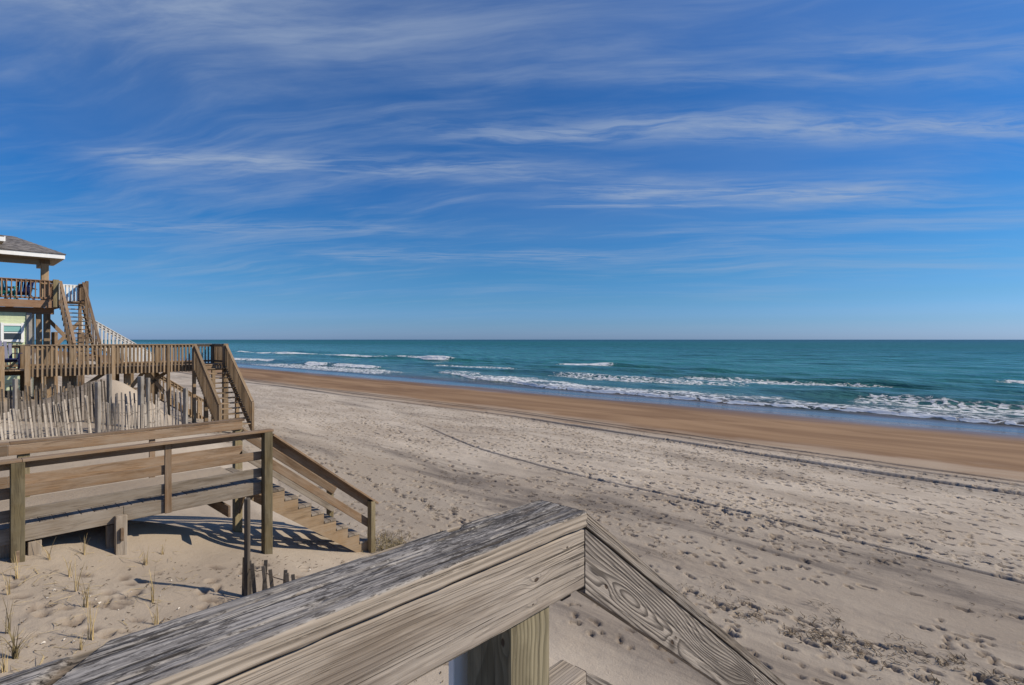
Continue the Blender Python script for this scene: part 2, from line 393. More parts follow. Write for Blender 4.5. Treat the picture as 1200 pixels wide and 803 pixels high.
fm = t.mr(t.m('SUBTRACT', t.m('MULTIPLY', fa, 1.12), thr), -.06, .10)
t.put(b.inputs['Base Color'], t.mix(fm, base, (.70, .72, .73)))
t.put(b.inputs['Roughness'], t.m('MAXIMUM', t.mr(px, 60, 600, .14, .34), t.m('MULTIPLY', fm, .8)))
b.inputs['IOR'].default_value = 1.333
t.put(b.inputs['Specular IOR Level'], t.m('MULTIPLY', t.m('SUBTRACT', 1.0, fm), t.mr(px, 60, 500, .5, .26)))
w1 = t.noise(t.vm('MULTIPLY', P, (1.0, .45, 1.0)), 1.1, 6, .62)
w2 = t.noise(t.vm('MULTIPLY', P, (.25, .12, 1.0)), 1.0, 4, .6)
hh = t.m('ADD', t.m('MULTIPLY', w1, .45), t.m('MULTIPLY', w2, 1.1))
hh = t.m('ADD', hh, t.m('MULTIPLY', t.m('MULTIPLY', fn, fm), .3))
calm = t.mr(px, 53.5, 60, .03, 1.0)
t.put(b.inputs['Normal'], t.bump(t.m('MULTIPLY', hh, calm), .9, 1.7))
SEA = m
sea = mesh_obj('sea', sme, SEA); tag(sea, kind='structure')

# ------------------------------------------------------------------ wood materials
def wood(name, light, dark, ring=.008, ring_amt=.55, grain=.35, crack=.25, grey=None, grey_amt=0., knots=(), cz=-.05, tilt=.0,
         bump=.4, wobble=.05, rand=True, rough=.85, mott=None, fine=1.0, cy=0.0, knot_col=(.05, .03, .018), skew=0.0, swells=(), side=None, rough_ring=.006, lo=.25, stain=.45, ck_lo=.61):
    m, t, b = new_mat(name)
    P0 = t.node('ShaderNodeTexCoord').outputs['Object']
    P = P0
    if rand:
        rn = t.node('ShaderNodeObjectInfo').outputs['Random']
        P = t.vm('ADD', P0, t.comb(t.m('MULTIPLY', rn, 37.0), 0.0, 0.0))
        tint = t.mr(rn, 0, 1, .62, 1.22, False)
    if skew:
        sx, sy, sz = t.sep(P0)
        P0 = t.comb(t.m('MULTIPLY', sx, 1.0/math.cos(math.atan(skew))), t.m('ADD', sy, t.m('MULTIPLY', sx, skew)), sz); P = P0
    x, y, z = t.sep(P); x0, y0, z0 = t.sep(P0)
    wn = t.noise(t.comb(t.m('MULTIPLY', x, 1.6), 0.3, 0.0), 1, 2, .5)
    yy = t.m('ADD', t.m('ADD', y0, -cy), t.m('ADD', t.m('MULTIPLY', x0, tilt), t.m('MULTIPLY', t.m('SUBTRACT', wn, .5), wobble)))
    if rand: yy = t.m('ADD', yy, t.m('MULTIPLY', t.m('SUBTRACT', t.m('FRACT', t.m('MULTIPLY', rn, 7.31)), .5), .08))
    zz = t.m('ADD', z0, -cz)
    r = t.m('SQRT', t.m('ADD', t.m('MULTIPLY', yy, yy), t.m('MULTIPLY', zz, zz)))
    r = t.m('ADD', r, t.m('MULTIPLY', t.noise(t.comb(t.m('MULTIPLY', x, 2.2), t.m('MULTIPLY', y, 9.0), z), 1, 3, .5), rough_ring))
    for wx, wy, wrx, wry, wa in swells:
        d2 = t.m('ADD', t.m('POWER', t.m('ABSOLUTE', t.m('DIVIDE', t.m('SUBTRACT', x0, wx), wrx)), 2.0), t.m('POWER', t.m('ABSOLUTE', t.m('DIVIDE', t.m('SUBTRACT', y0, wy), wry)), 2.0))
        r = t.m('ADD', r, t.m('MULTIPLY', t.m('POWER', 2.718, t.m('MULTIPLY', d2, -1.0)), wa))
    kmask = None
    for kx, ky, kr in knots:
        ex = t.m('SUBTRACT', x0, kx); ey = t.m('SUBTRACT', y0, ky)
        d2 = t.m('ADD', t.m('POWER', t.m('ABSOLUTE', t.m('DIVIDE', ex, kr*4.5)), 2.0), t.m('POWER', t.m('ABSOLUTE', t.m('DIVIDE', ey, kr*2.0)), 2.0))
        g = t.m('POWER', 2.718, t.m('MULTIPLY', d2, -1.0))
        r = t.m('ADD', r, t.m('MULTIPLY', g, kr*1.6))
        d = t.m('SQRT', t.m('ADD', t.m('POWER', t.m('ABSOLUTE', t.m('DIVIDE', ex, kr*1.3)), 2.0), t.m('POWER', t.m('ABSOLUTE', t.m('DIVIDE', ey, kr*.8)), 2.0)))
        d = t.m('ADD', d, t.m('MULTIPLY', t.m('SUBTRACT', t.noise(P0, 90, 2, .5), .5), .5))
        k = t.mr(d, .55, 1.0, 1.0, 0.0)
        kmask = k if kmask is None else t.m('MAXIMUM', kmask, k)
    ph = t.m('FRACT', t.m('DIVIDE', r, ring))
    # sharp late-wood line, soft early-wood
    late = t.m('MULTIPLY', t.mr(ph, lo, .86), t.mr(ph, .90, 1.0, 1.0, 0.0))
    g1 = t.noise(t.comb(t.m('MULTIPLY', x, 4.0*fine), t.m('MULTIPLY', y, 150.0*fine), t.m('MULTIPLY', z, 150.0*fine)), 1, 4, .6)
    g2 = t.noise(t.comb(t.m('MULTIPLY', x, 1.1), t.m('MULTIPLY', y, 26.0), t.m('MULTIPLY', z, 26.0)), 1, 4, .6)
    col = t.mix(t.m('MULTIPLY', late, ring_amt), light, dark)
    col = t.mix(t.m('MULTIPLY', t.mr(g1, .38, .68), grain), col, t.mix(1.0, dark, (.6, .6, .6), 'MULTIPLY'))
    blot = t.noise(t.comb(t.m('MULTIPLY', x, 2.2), t.m('MULTIPLY', y, 9.0), z), 1, 4, .6)
    if grey is not None:
        col = t.mix(t.m('MULTIPLY', t.mr(t.m('ADD', t.m('MULTIPLY', blot, .6), t.m('MULTIPLY', g2, .4)), .36, .62), grey_amt), col, grey)
    if mott is not None:
        mc, ma, ms, lo_, hi = mott
        mn = t.noise(t.comb(t.m('MULTIPLY', x, ms*.30), t.m('MULTIPLY', y, ms*1.6), t.m('MULTIPLY', z, ms)), 1, 6, .72, .5)
        mn2 = t.noise(t.comb(t.m('MULTIPLY', x, 5.0), t.m('MULTIPLY', y, 14.0), 3.0), 1, 3, .6)
        mm_ = t.m('ADD', t.m('ADD', t.m('MULTIPLY', mn, .7), t.m('MULTIPLY', mn2, .3)), t.mr(x0, .55, 1.1, -.004, .035))
        col = t.mix(t.m('MULTIPLY', t.mr(mm_, lo_, hi), ma), col, mc)
        fl = t.mr(t.noise(t.comb(t.m('MULTIPLY', x, 60.0), t.m('MULTIPLY', y, 220.0), z), 1, 3, .6), .60, .70)
        col = t.mix(t.m('MULTIPLY', fl, .6), col, (.50, .47, .42))
    ck = t.mr(t.noise(t.comb(t.m('MULTIPLY', x, 1.8), t.m('MULTIPLY', y, 95.0*fine), t.m('MULTIPLY', z, 95.0*fine)), 1, 5, .62, .2), ck_lo, ck_lo+.06)
    col = t.mix(t.m('MULTIPLY', ck, crack), col, (.035, .028, .022))
    if stain > 0:      # water stains and grime in long uneven patches
        sn = t.noise(t.comb(t.m('MULTIPLY', x, 1.3), t.m('MULTIPLY', y, 7.0), t.m('MULTIPLY', z, 7.0)), 1, 6, .66, .5)
        col = t.mix(t.m('MULTIPLY', t.mr(sn, .50, .66), stain), col, t.mix(1.0, dark, (.55, .52, .5), 'MULTIPLY'))
    if mott is not None:
        ra = t.node('ShaderNodeAttribute', attribute_name='rot')
        rc = t.mix(t.mr(g1, .35, .65), (.13, .10, .075), (.045, .035, .026))
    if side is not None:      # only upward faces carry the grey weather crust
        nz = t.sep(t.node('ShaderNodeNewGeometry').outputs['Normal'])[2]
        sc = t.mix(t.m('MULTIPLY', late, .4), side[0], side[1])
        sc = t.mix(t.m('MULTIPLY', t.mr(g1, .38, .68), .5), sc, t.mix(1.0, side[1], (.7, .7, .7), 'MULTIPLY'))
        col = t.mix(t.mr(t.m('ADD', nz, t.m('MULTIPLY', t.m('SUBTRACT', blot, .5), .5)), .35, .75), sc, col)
    if mott is not None: col = t.mix(ra.outputs['Fac'], col, rc)
    if kmask is not None: col = t.mix(t.m('MULTIPLY', kmask, .9), col, knot_col)
    if rand:
        col = t.mix(1.0, col, t.comb(tint, tint, tint), 'MULTIPLY')
    t.put(b.inputs['Base Color'], col); b.inputs['Roughness'].default_value = rough
    b.inputs['Specular IOR Level'].default_value = .25
    hgt = t.m('SUBTRACT', t.m('ADD', t.m('MULTIPLY', late, .55), t.m('MULTIPLY', g1, -.7)), t.m('MULTIPLY', ck, 1.2))
    if kmask is not None: hgt = t.m('SUBTRACT', hgt, t.m('MULTIPLY', kmask, 1.0))
    t.put(b.inputs['Normal'], t.bump(hgt, bump, .003))
    return m
def plain(name, c, rough=.7, var=.12, scale=6, metal=0.):
    m, t, b = new_mat(name)
    P = t.node('ShaderNodeTexCoord').outputs['Object']
    n = t.noise(P, scale, 4, .6)
    t.put(b.inputs['Base Color'], t.mix(t.mr(n, .3, .7), tuple(q*(1-var) for q in c), tuple(min(1, q*(1+var)) for q in c)))
    b.inputs['Roughness'].default_value = rough; b.inputs['Metallic'].default_value = metal
    t.put(b.inputs['Normal'], t.bump(t.noise(P, scale*8, 3, .6), .15, .004))
    return m
BROWN = wood('weathered_brown_pine', (0.239, 0.150, 0.084), (0.109, 0.062, 0.033), grey=(.28, .225, .17), grey_amt=.5, crack=.4)
GREYB = wood('silvered_deck_pine', (0.254, 0.201, 0.148), (0.129, 0.098, 0.068), grey=(.32, .275, .225), grey_amt=.7, crack=.4)
POSTW = wood('greenish_treated_post', (0.225, 0.175, 0.090), (0.103, 0.076, 0.037), grey=(.27, .235, .165), grey_amt=.4, crack=.35)
TANW = wood('sunbleached_tan_pine', (0.330, 0.221, 0.122), (0.168, 0.107, 0.057), grey=(.33, .265, .195), grey_amt=.5, crack=.3, ring=.02)
DECKR = wood('red_brown_deck_pine', (0.337, 0.191, 0.107), (0.190, 0.101, 0.055), grey=(.36, .27, .2), grey_amt=.35, crack=.3, ring=.02)
SLAT = wood('grey_fence_lath', (0.408, 0.347, 0.281), (0.159, 0.130, 0.105), grey=(.42, .375, .325), grey_amt=.7, crack=.5, ring=.02)
SLATD = wood('brown_fence_lath', (0.124, 0.099, 0.074), (0.058, 0.045, 0.034), grey=(.24, .21, .18), grey_amt=.4, crack=.4, ring=.02)
FENCEP = wood('fence_post_timber', (0.194, 0.169, 0.144), (0.098, 0.083, 0.067), grey=(.31, .29, .265), grey_amt=.6, crack=.5)
WHITE = plain('white_trim_paint', (.78, .78, .76), .5, .05)
PICKET = plain('weathered_white_paint', (.52, .50, .47), .7, .1)
WIRE = plain('rusty_wire', (.07, .045, .03), .6, .3, 40)
SHELL = plain('shell_white', (.58, .52, .44), .5, .15, 30)
WRACK = plain('dried_seaweed', (.10, .066, .034), .9, .5, 5)
STALK = plain('straw_grass', (.43, .32, .15), .8, .25, 9)
STALKD = plain('dark_dry_grass', (.17, .13, .06), .85, .3, 9)
BLUE = plain('blue_plastic', (.008, .016, .085), .4, .1)
TEAL = plain('teal_plastic', (.02, .32, .33), .4, .1)
SIDING = plain('pale_green_siding', (.56, .62, .40), .6, .06)
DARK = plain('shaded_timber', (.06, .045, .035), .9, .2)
GUTTER = plain('grey_trim_paint', (.30, .28, .25), .6, .08)
SOFFIT = wood('tan_soffit_boards', (.42, .36, .26), (.34, .28, .19), crack=.1, ring=.03, rough=.7)

# ------------------------------------------------------------------ board builder (shared meshes)
_cache = {}
def box_me(L, Wd, T, mat, bev):
    key = (round(L, 3), round(Wd, 3), round(T, 3), mat.name, bev)
    if key in _cache: return _cache[key]
    bm = bmesh.new()
    bmesh.ops.create_cube(bm, size=1.0, matrix=Matrix.Diagonal((L, Wd, T, 1)))
    if bev > 0: bmesh.ops.bevel(bm, geom=bm.edges[:], offset=bev, segments=1, affect='EDGES')
    me = bpy.data.meshes.new('timber'); bm.to_mesh(me); bm.free()
    me.materials.append(mat); _cache[key] = me
    return me
def board(name, p0, p1, Wd, T, mat, parent, wdir=(0, 0, 1), bev=.004):
    """timber from p0 to p1 (centre line); Wd measured along wdir, T across it"""
    p0 = Vector(p0); p1 = Vector(p1); x = (p1-p0); L = x.length; x.normalize()
    w = Vector(wdir); w = (w-x*w.dot(x)).normalized(); z = x.cross(w)
    M = Matrix((x, w, z)).transposed().to_4x4(); M.translation = (p0+p1)/2
    return mesh_obj(name, box_me(L, Wd, T, mat, min(bev, T*.3)), mat, parent, M)
def poly_prism(name, pts, axis_vec, depth, mat, parent):
    """pts: 3D polygon, extruded along axis_vec by depth"""
    a = Vector(axis_vec)*depth
    c = sum((Vector(p) for p in pts), Vector())/len(pts)
    bm = bmesh.new()
    f0 = [bm.verts.new(Vector(p)-c) for p in pts]; f1 = [bm.verts.new(Vector(p)+a-c) for p in pts]
    bm.faces.new(f0); bm.faces.new(f1[::-1])
    n = len(pts)
    for i in range(n): bm.faces.new((f0[(i+1) % n], f0[i], f1[i], f1[(i+1) % n]))
    bmesh.ops.recalc_face_normals(bm, faces=bm.faces[:])
    bmesh.ops.triangulate(bm, faces=[f for f in bm.faces if len(f.verts) > 4])
    me = bpy.data.meshes.new(name); bm.to_mesh(me); bm.free()
    return mesh_obj(name, me, mat, parent, Matrix.Translation(c))
def tube_me(name, pts, r, mat, seg=5):
    bm = bmesh.new(); rings = []
    pts = [Vector(p) for p in pts]
    for i, p in enumerate(pts):
        d = (pts[min(i+1, len(pts)-1)]-pts[max(i-1, 0)]).normalized()
        s = d.orthogonal().normalized(); q = d.cross(s)
        rr = r[i] if isinstance(r, (list, tuple)) else r
        rings.append([bm.verts.new(p+(s*math.cos(6.283*k/seg)+q*math.sin(6.283*k/seg))*rr) for k in range(seg)])
    for a, c in zip(rings, rings[1:]):
        for k in range(seg): bm.faces.new((a[k], a[(k+1) % seg], c[(k+1) % seg], c[k]))
    bm.faces.new(rings[0][::-1]); bm.faces.new(rings[-1])
    me = bpy.data.meshes.new(name); bm.to_mesh(me); bm.free(); me.materials.append(mat)
    return me
def C(u, v, z): return (u, v, CAMZ+z)          # z given relative to eye level
rj = lambda a: random.uniform(-a, a)

# ------------------------------------------------------------------ 1. the railing we look over
rail = thing('stair_railing', C(1.0, .87, -1.43), 'weathered grey wooden handrail in the near foreground, bending down at a squared post', 'railing')
SL = math.tan(R(36.3))                           # slope of the stair flight
CAPTOP = wood('lichen_grey_cap', (0.333, 0.306, 0.279), (0.153, 0.138, 0.126), ring=.010, ring_amt=.4, grain=.85, crack=.9,
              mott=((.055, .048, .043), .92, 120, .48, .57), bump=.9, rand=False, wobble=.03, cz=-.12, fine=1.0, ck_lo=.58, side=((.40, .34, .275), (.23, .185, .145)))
FACE = wood('pale_grained_board', (0.386, 0.323, 0.256), (0.193, 0.150, 0.114), ring=.0065, ring_amt=.55, lo=.62, ck_lo=.57, stain=.5, fine=1.7, grain=.6, crack=.85, grey=(.33, .29, .255), grey_amt=.55,
            knots=((1.718, .003, .008), (1.83, .045, .004), (1.705, -.048, .0035), (.95, .02, .010)), rand=False, bump=.5, wobble=.03, tilt=.02, cz=-.10, cy=-.05, rough_ring=.004)
FACE2 = wood('dark_ringed_board', (0.323, 0.281, 0.242), (0.072, 0.060, 0.051), ring=.0105, ring_amt=.9, grain=.4, crack=.35,
             knots=((.115, -.027, .009), (.57, -.051, .011), (.60, -.028, .006), (1.45, .029, .011)), rand=False, bump=.8, wobble=.045, tilt=.06, cz=-.03, cy=-.01, skew=SL,
             swells=((.27, -.008, .13, .03, -.03), (.85, .02, .2, .04, .025), (1.38, -.01, .16, .04, -.035)), rough_ring=.006)
FACE3 = wood('small_grey_board', (.42, .385, .35), (.22, .19, .17), ring=.008, ring_amt=.5, grain=.5, crack=.4, rand=False, skew=SL, wobble=.03)
CAPD = wood('brown_grey_cap', (0.272, 0.228, 0.184), (0.143, 0.116, 0.092), ring=.007, grain=.6, crack=.5, grey=(.33, .30, .27), grey_amt=.5, rand=False, bump=.7, skew=SL)
POSTF = wood('treated_post_big', (0.272, 0.232, 0.152), (0.136, 0.116, 0.071), ring=.0095, ring_amt=.75, grain=.3, crack=.3, knots=((1.31, .022, .010), (1.27, -.05, .009)), rand=False,
             bump=.5, wobble=.05, cz=-.085, cy=.01, rough_ring=.004, swells=((1.31, .03, .12, .03, .012),))
def rough_beam(name, L, Wd, T, mat, parent, M, shear=0.0, amp=.0016, edge=.004, seed=0., chip=None):
    """weathered timber: length along x, perimeter sampled finely and worn by grain-aligned noise"""
    ny, nz, nx = 56, 14, max(40, int(L/.0045))
    y = np.linspace(-.5, .5, ny)*Wd; z = np.linspace(.5, -.5, nz)*T
    per = [(a, T/2, 0, 1) for a in y[:-1]]+[(Wd/2, c, 1, 0) for c in z[:-1]]+[(a, -T/2, 0, -1) for a in y[::-1][:-1]]+[(-Wd/2, c, -1, 0) for c in z[::-1][:-1]]
    per = np.array(per); n = len(per)
    x = np.linspace(0, 1, nx)[:, None]
    py_, pz_ = per[None, :, 0], per[None, :, 1]
    x0 = shear*(py_+Wd/2); X = x0+(L-x0)*x
    Yg = np.broadcast_to(py_, X.shape).copy(); Zg = np.broadcast_to(pz_, X.shape).copy()
    s = np.arange(n)[None, :]*.0026
    g = fbm(X*7+seed, s*210+seed*3+0*X, 3)-.5
    g2 = sstep(.60, .72, fbm(X*5+seed+9, s*120+0*X, 3))
    top = (per[None, :, 3] > .5)
    d = amp*(1.5*g-1.6*g2)*np.where(top, 1.25, .45)
    Yg += per[None, :, 2]*d; Zg += per[None, :, 3]*d
    # worn, rounded arrises
    cy_ = np.maximum(0, np.abs(py_)-(Wd/2-edge))/edge; cz_ = np.maximum(0, np.abs(pz_)-(T/2-edge))/edge
    e = np.minimum(cy_, 1)*np.minimum(cz_, 1)*(.22+1.0*(fbm(X*16+seed, s*9+0*X, 3)))
    Yg -= np.sign(py_)*e*edge*.5; Zg -= np.sign(pz_)*e*edge*.5
    rot = np.zeros_like(X)
    if chip is not None:
        for cx, cyy, rx, ry, dp, an, rt in chip:
            a_ = (X-cx)*math.cos(an)+(Yg-cyy)*math.sin(an); b_ = -(X-cx)*math.sin(an)+(Yg-cyy)*math.cos(an)
            q = np.exp(-(np.abs(a_/rx)**3+np.abs(b_/ry)**3))*top*sstep(-.25, .3, fbm(X*55+seed, s*160+0*X, 3)-.35+.5*np.exp(-(a_/rx)**2-(b_/ry)**2))
            Zg -= dp*q*(.5+1.0*fbm(X*40, s*500+0*X, 2)); rot = np.maximum(rot, rt*q)
    co = np.stack([X, Yg, Zg], -1).reshape(-1, 3)
    i = np.arange(nx*n).reshape(nx, n); j = np.roll(i, -1, 1)
    q = np.stack([i[:-1], i[1:], j[1:], j[:-1]], -1).reshape(-1, 4)
    me = np_mesh(name, co, q, True); attr(me, 'rot', rot)
    bm = bmesh.new(); bm.from_mesh(me); bm.verts.ensure_lookup_table()
    bm.faces.new([bm.verts[k] for k in range(n)]); bm.faces.new([bm.verts[(nx-1)*n+k] for k in range(n)][::-1])
    bmesh.ops.recalc_face_normals(bm, faces=bm.faces[:])
    bm.to_mesh(me); bm.free()
    for p in me.polygons: p.use_smooth = len(p.vertices) <= 4
    try: me.set_sharp_from_angle(angle=R(50))
    except Exception: pass
    return mesh_obj(name, me, mat, parent, M)
V0 = .800                                        # front face of the rail board
# cap: pieces scarfed together at a 45 degree cut; x along u, y along v
capA = rough_beam('cap_board', 1.118-.017, .160, .037, CAPTOP, rail, Matrix.Translation(C(.017, V0-.004+.080, -.429-.0185)), shear=1.0, seed=2.,
                  chip=((.80, .074, .02, .012, .014, 0, .7), (.62, .077, .05, .006, .006, 0, .5), (1.02, .04, .05, .02, .003, .3, .35)))
capB = rough_beam('cap_board', 1.3, .160, .036, CAPTOP, rail, Matrix.Translation(C(.166, V0-.004+.080, -.4305-.0185)) @ Matrix.Rotation(R(180), 4, 'Z'), shear=1.0, seed=7.,
                  chip=((.060, -.034, .075, .013, .015, R(45), 1.0), (.20, .02, .07, .012, .004, .1, .5)))
# front boards: local x along u, local y up, local z towards us (-v)
def Mfront(u, v, z): 
    M = Matrix(((1, 0, 0), (0, 0, -1), (0, 1, 0))).to_4x4(); M.translation = C(u, v, z); return M
fb = rough_beam('rail_board', 1.9, .146, .038, FACE, rail, Mfront(1.115-1.9, V0+.022, -.4725-.072), amp=.0007, seed=11., edge=.003)
# descending stair rail, slope of the flight
def sheared(name, Wv, T, mat, z_top, vc, u0=1.117, L=2.6, seed=0., amp=.0008):
    o = rough_beam(name, L, Wv, T, mat, rail, Mfront(u0, vc, z_top-Wv/2), amp=amp, seed=seed, edge=.003)
    for v_ in o.data.vertices: v_.co.y -= v_.co.x*SL
    o.data.update(); return o
sheared('stair_cap_board', .0385, .140, CAPD, -.4285, V0-.004+.070, seed=4.)
sb = sheared('stair_rail_board', .164, .038, FACE2, -.4705, V0+.020, seed=5.)
# post under the rail
post = board('post', C(.927, V0+.015+.07, -3.4), C(.927, V0+.015+.07, -.4675), .14, .14, POSTF, rail, (0, 1, 0), .005)
# mid rail: doubled 2x4, then its descending length
mt = -.829
board('mid_rail', C(-.7, V0+.040, mt-.045), C(.836, V0+.040, mt-.045), .09, .08, GREYB, rail, (0, 0, 1), .004)
mr_ = rough_beam('mid_rail', .32, .09, .08, FACE, rail, Mfront(.979-.18+.0, V0+.040, mt-.045), amp=.0006, seed=21.)
mm = rough_beam('mid_stair_rail', 2.4, .105, .038, FACE2, rail, Mfront(1.121, V0+.019, mt-.0525), amp=.0006, seed=23.)
for v_ in mm.data.vertices: v_.co.y -= v_.co.x*SL
# pale backing board behind the post, and the far side of the landing
board('trim_board', C(.865, V0+.19, -3.0), C(.865, V0+.19, -.50), .05, .02, WHITE, rail, (1, .0, 0), .002)
board('cleat', C(1.075, V0+.060, -.628), C(1.113, V0+.060, -.628), .05, .036, DARK, rail, (0, 0, 1), .002)
# bottom posts and treads of our own flight (below and to the side of the view)
board('post', C(3.55, V0+.10, -4.6), C(3.55, V0+.10, -2.35), .14, .14, POSTF, rail, (0, 1, 0), .005)

# ------------------------------------------------------------------ 2. next walkover with stair
n1 = thing('dune_walkover', (2.4, 10.3, gz(2.4, 10.3)), 'brown wooden walkover with plank railings and a short stair down to the sand', 'walkover')
FL = -2.43; CAP = -1.54; vN, vF = 9.40, 11.05
postN = [-2.4, .75, 3.93]; postF = [-2.4, .95, 4.05]
for u in postN: board('post', C(u, vN+.07, gz(u, vN)-CAMZ-.35), C(u, vN+.07, CAP-.041), .14, .14, POSTW, n1, (0, 1, 0), .006)
for u in postF: board('post', C(u, vF+.07, gz(u, vF)-CAMZ-.35), C(u, vF+.07, CAP-.041), .14, .14, POSTW, n1, (0, 1, 0), .006)
for v, u1 in ((vN, 4.02), (vF, 4.16)):
    board('rail_cap', C(-3, v+.075, CAP-.0195), C(.79, v+.075, CAP-.0195), .145, .038, BROWN, n1, (0, 1, 0))
    board('rail_cap', C(.793, v+.075, CAP-.0205), C(u1, v+.075, CAP-.0205), .145, .038, BROWN, n1, (0, 1, 0))
ins = ((vN+.161, -3, 4.0), (vF-.021, -3, 4.1))
for v, a, c in ins:
    wd = .10 if v < 10 else .14
    for zt, wd in (((CAP-.042, wd), (CAP-.378, .14), (CAP-.665, .15)) if v < 10 else ((CAP-.042, .15), (CAP-.50, .19))):
        bm_ = GREYB if zt < CAP-.6 else BROWN
        board('rail_board', C(a, v, zt-wd/2), C(.765, v, zt-wd/2), wd, .038, bm_, n1)
        board('rail_board', C(.769, v, zt-wd/2+.002), C(c, v, zt-wd/2+.002), wd, .038, bm_, n1)
board('rail_picket', C(2.46, vN+.118, FL-.21), C(2.46, vN+.118, CAP-.042), .09, .038, BROWN, n1, (1, 0, 0))
board('rail_picket', C(2.62, vF+.021, FL-.21), C(2.62, vF+.021, CAP-.042), .09, .038, BROWN, n1, (1, 0, 0))
k = 0; u = -2.9
while u < 3.98:
    board('deck_board', C(u, vN+.185, FL-.019+rj(.0015)), C(u, vF-.045, FL-.019+rj(.0015)), .138, .036, GREYB, n1, (1, 0, 0)); u += .1465
board('fascia_board', C(-3, vN+.161, FL-.108), C(1.9, vN+.161, FL-.108), .21, .038, GREYB, n1)
board('fascia_board', C(1.903, vN+.163, FL-.106), C(4.0, vN+.163, FL-.106), .21, .038, GREYB, n1)
board('fascia_board', C(-3, vF-.021, FL-.04-.118), C(4.1, vF-.021, FL-.04-.118), .19, .038, GREYB, n1)
board('joist', C(-3, 10.25, FL-.13), C(4.0, 10.25, FL-.13), .18, .04, DARK, n1)
for u in (.75, 1.86, 3.3):
    board('cross_beam', C(u, vN-.05+.05, FL-.36), C(u, vF+.05, FL-.36), .18, .04, BROWN, n1)
for u in (1.86,):
    board('stub_post', C(u, vN+.09, gz(u, vN)-CAMZ-.3), C(u, vN+.09, FL-.10), .14, .09, GREYB, n1, (1, 0, 0), .006)
    board('stub_post', C(u-.1, vN+.25, gz(u, vN)-CAMZ-.3), C(u-.1, vN+.25, FL-.24), .09, .09, GREYB, n1, (1, 0, 0), .006)
board('stub_post', C(.64, vN+.20, gz(.64, vN)-CAMZ-.3), C(.64, vN+.20, FL-.20), .14, .09, GREYB, n1, (1, 0, 0), .006)
board('stub_post', C(.93, vN+.20, gz(.9, vN)-CAMZ-.3), C(.93, vN+.20, FL-.24), .14, .09, GREYB, n1, (1, 0, 0), .006)
board('brace', C(4.02, vF-.08, -3.3), C(4.02, vF-.5, -2.66), .09, .038, TANW, n1, (0, 1, 0))
du_, dv_ = np.meshgrid(np.linspace(-3, 3.7, 90), np.linspace(vN+.24, vF-.05, 24), indexing='ij')
dz_ = CAMZ+FL-.012+.055*sstep(.1, .75, (dv_-vN-.24)/1.38+.55*(fbm(du_/1.1+3, dv_/.5, 3)-.5)-.12*sstep(1.5, 3.6, du_))+.006*fbm(du_/.06, dv_/.06, 2)
o = mesh_obj('sand_drift', grid_mesh('sand_drift', du_, dv_, dz_), SAND, n1); o['kind'] = 'stuff'
# stair
uS, uE = 4.02, 6.00; zB = gz(6.0, vN+.5)-CAMZ+.02
nst = 8; rise = (FL-zB)/(nst+1); run = (uE-uS)/nst; slope = rise/run
def stringer(v, T, mat):
    pts = [(uS, v, CAMZ+FL-.03)]
    for i in range(nst):
        zt = FL-rise*(i+1)
        pts += [(uS+run*i, v, CAMZ+zt-.04), (uS+run*(i+1), v, CAMZ+zt-.04)] if i else [(uS, v, CAMZ+zt-.04), (uS+run, v, CAMZ+zt-.04)]
    pts = pts[1:]
    pts += [(uE, v, CAMZ+zB-.03), (uE-.22, v, CAMZ+zB-.06), (uS, v, CAMZ+FL-rise-.33)]
    return poly_prism('stringer', pts, (0, 1, 0), T, mat, n1)
for v in (vN+.145, vF-.06): stringer(v, .04, TANW)
stringer((vN+vF)/2, .04, BROWN)
for i in range(nst):
    zt = FL-rise*(i+1); u0 = uS+run*i
    for q in (0, 1):
        board('tread', C(u0+.064+q*.124, vN+.13, zt-.019+rj(.001)), C(u0+.064+q*.124, vF-.01, zt-.019+rj(.001)), .118, .036, GREYB, n1, (1, 0, 0))
uP = 5.98
zP = CAP-(uP-3.93)*slope
for v, dv in ((vN+.07, 1), (vF+.07, -1)):
    zg = gz(uP, v)-CAMZ
    board('post', C(uP, v, zg-.3), C(uP, v, zP-.06), .14, .10, POSTW, n1, (0, 1, 0), .006)
    z0 = CAP-.0; cs = math.cos(math.atan(slope))
    u_a = 4.01 if dv > 0 else 4.12
    f = lambda u, off: CAP-(u-3.93)*slope-off
    board('stair_cap', C(u_a+.005, v+.005, f(u_a, .03)), C(uP+.12, v+.005, f(uP+.12, .03)), .145, .034, BROWN, n1, (0, 1, 0))
    vb = v+dv*.092 
    board('stair_rail_board', C(u_a-.03, vb, f(u_a-.03, .13)), C(uP+.06, vb, f(uP+.06, .13)), .14, .038, BROWN, n1)
    board('stair_rail_board', C(u_a-.06, vb+.001, f(u_a-.06, .53)), C(uP+.04, vb+.001, f(uP+.04, .53)), .14, .038, BROWN if dv > 0 else GREYB, n1)

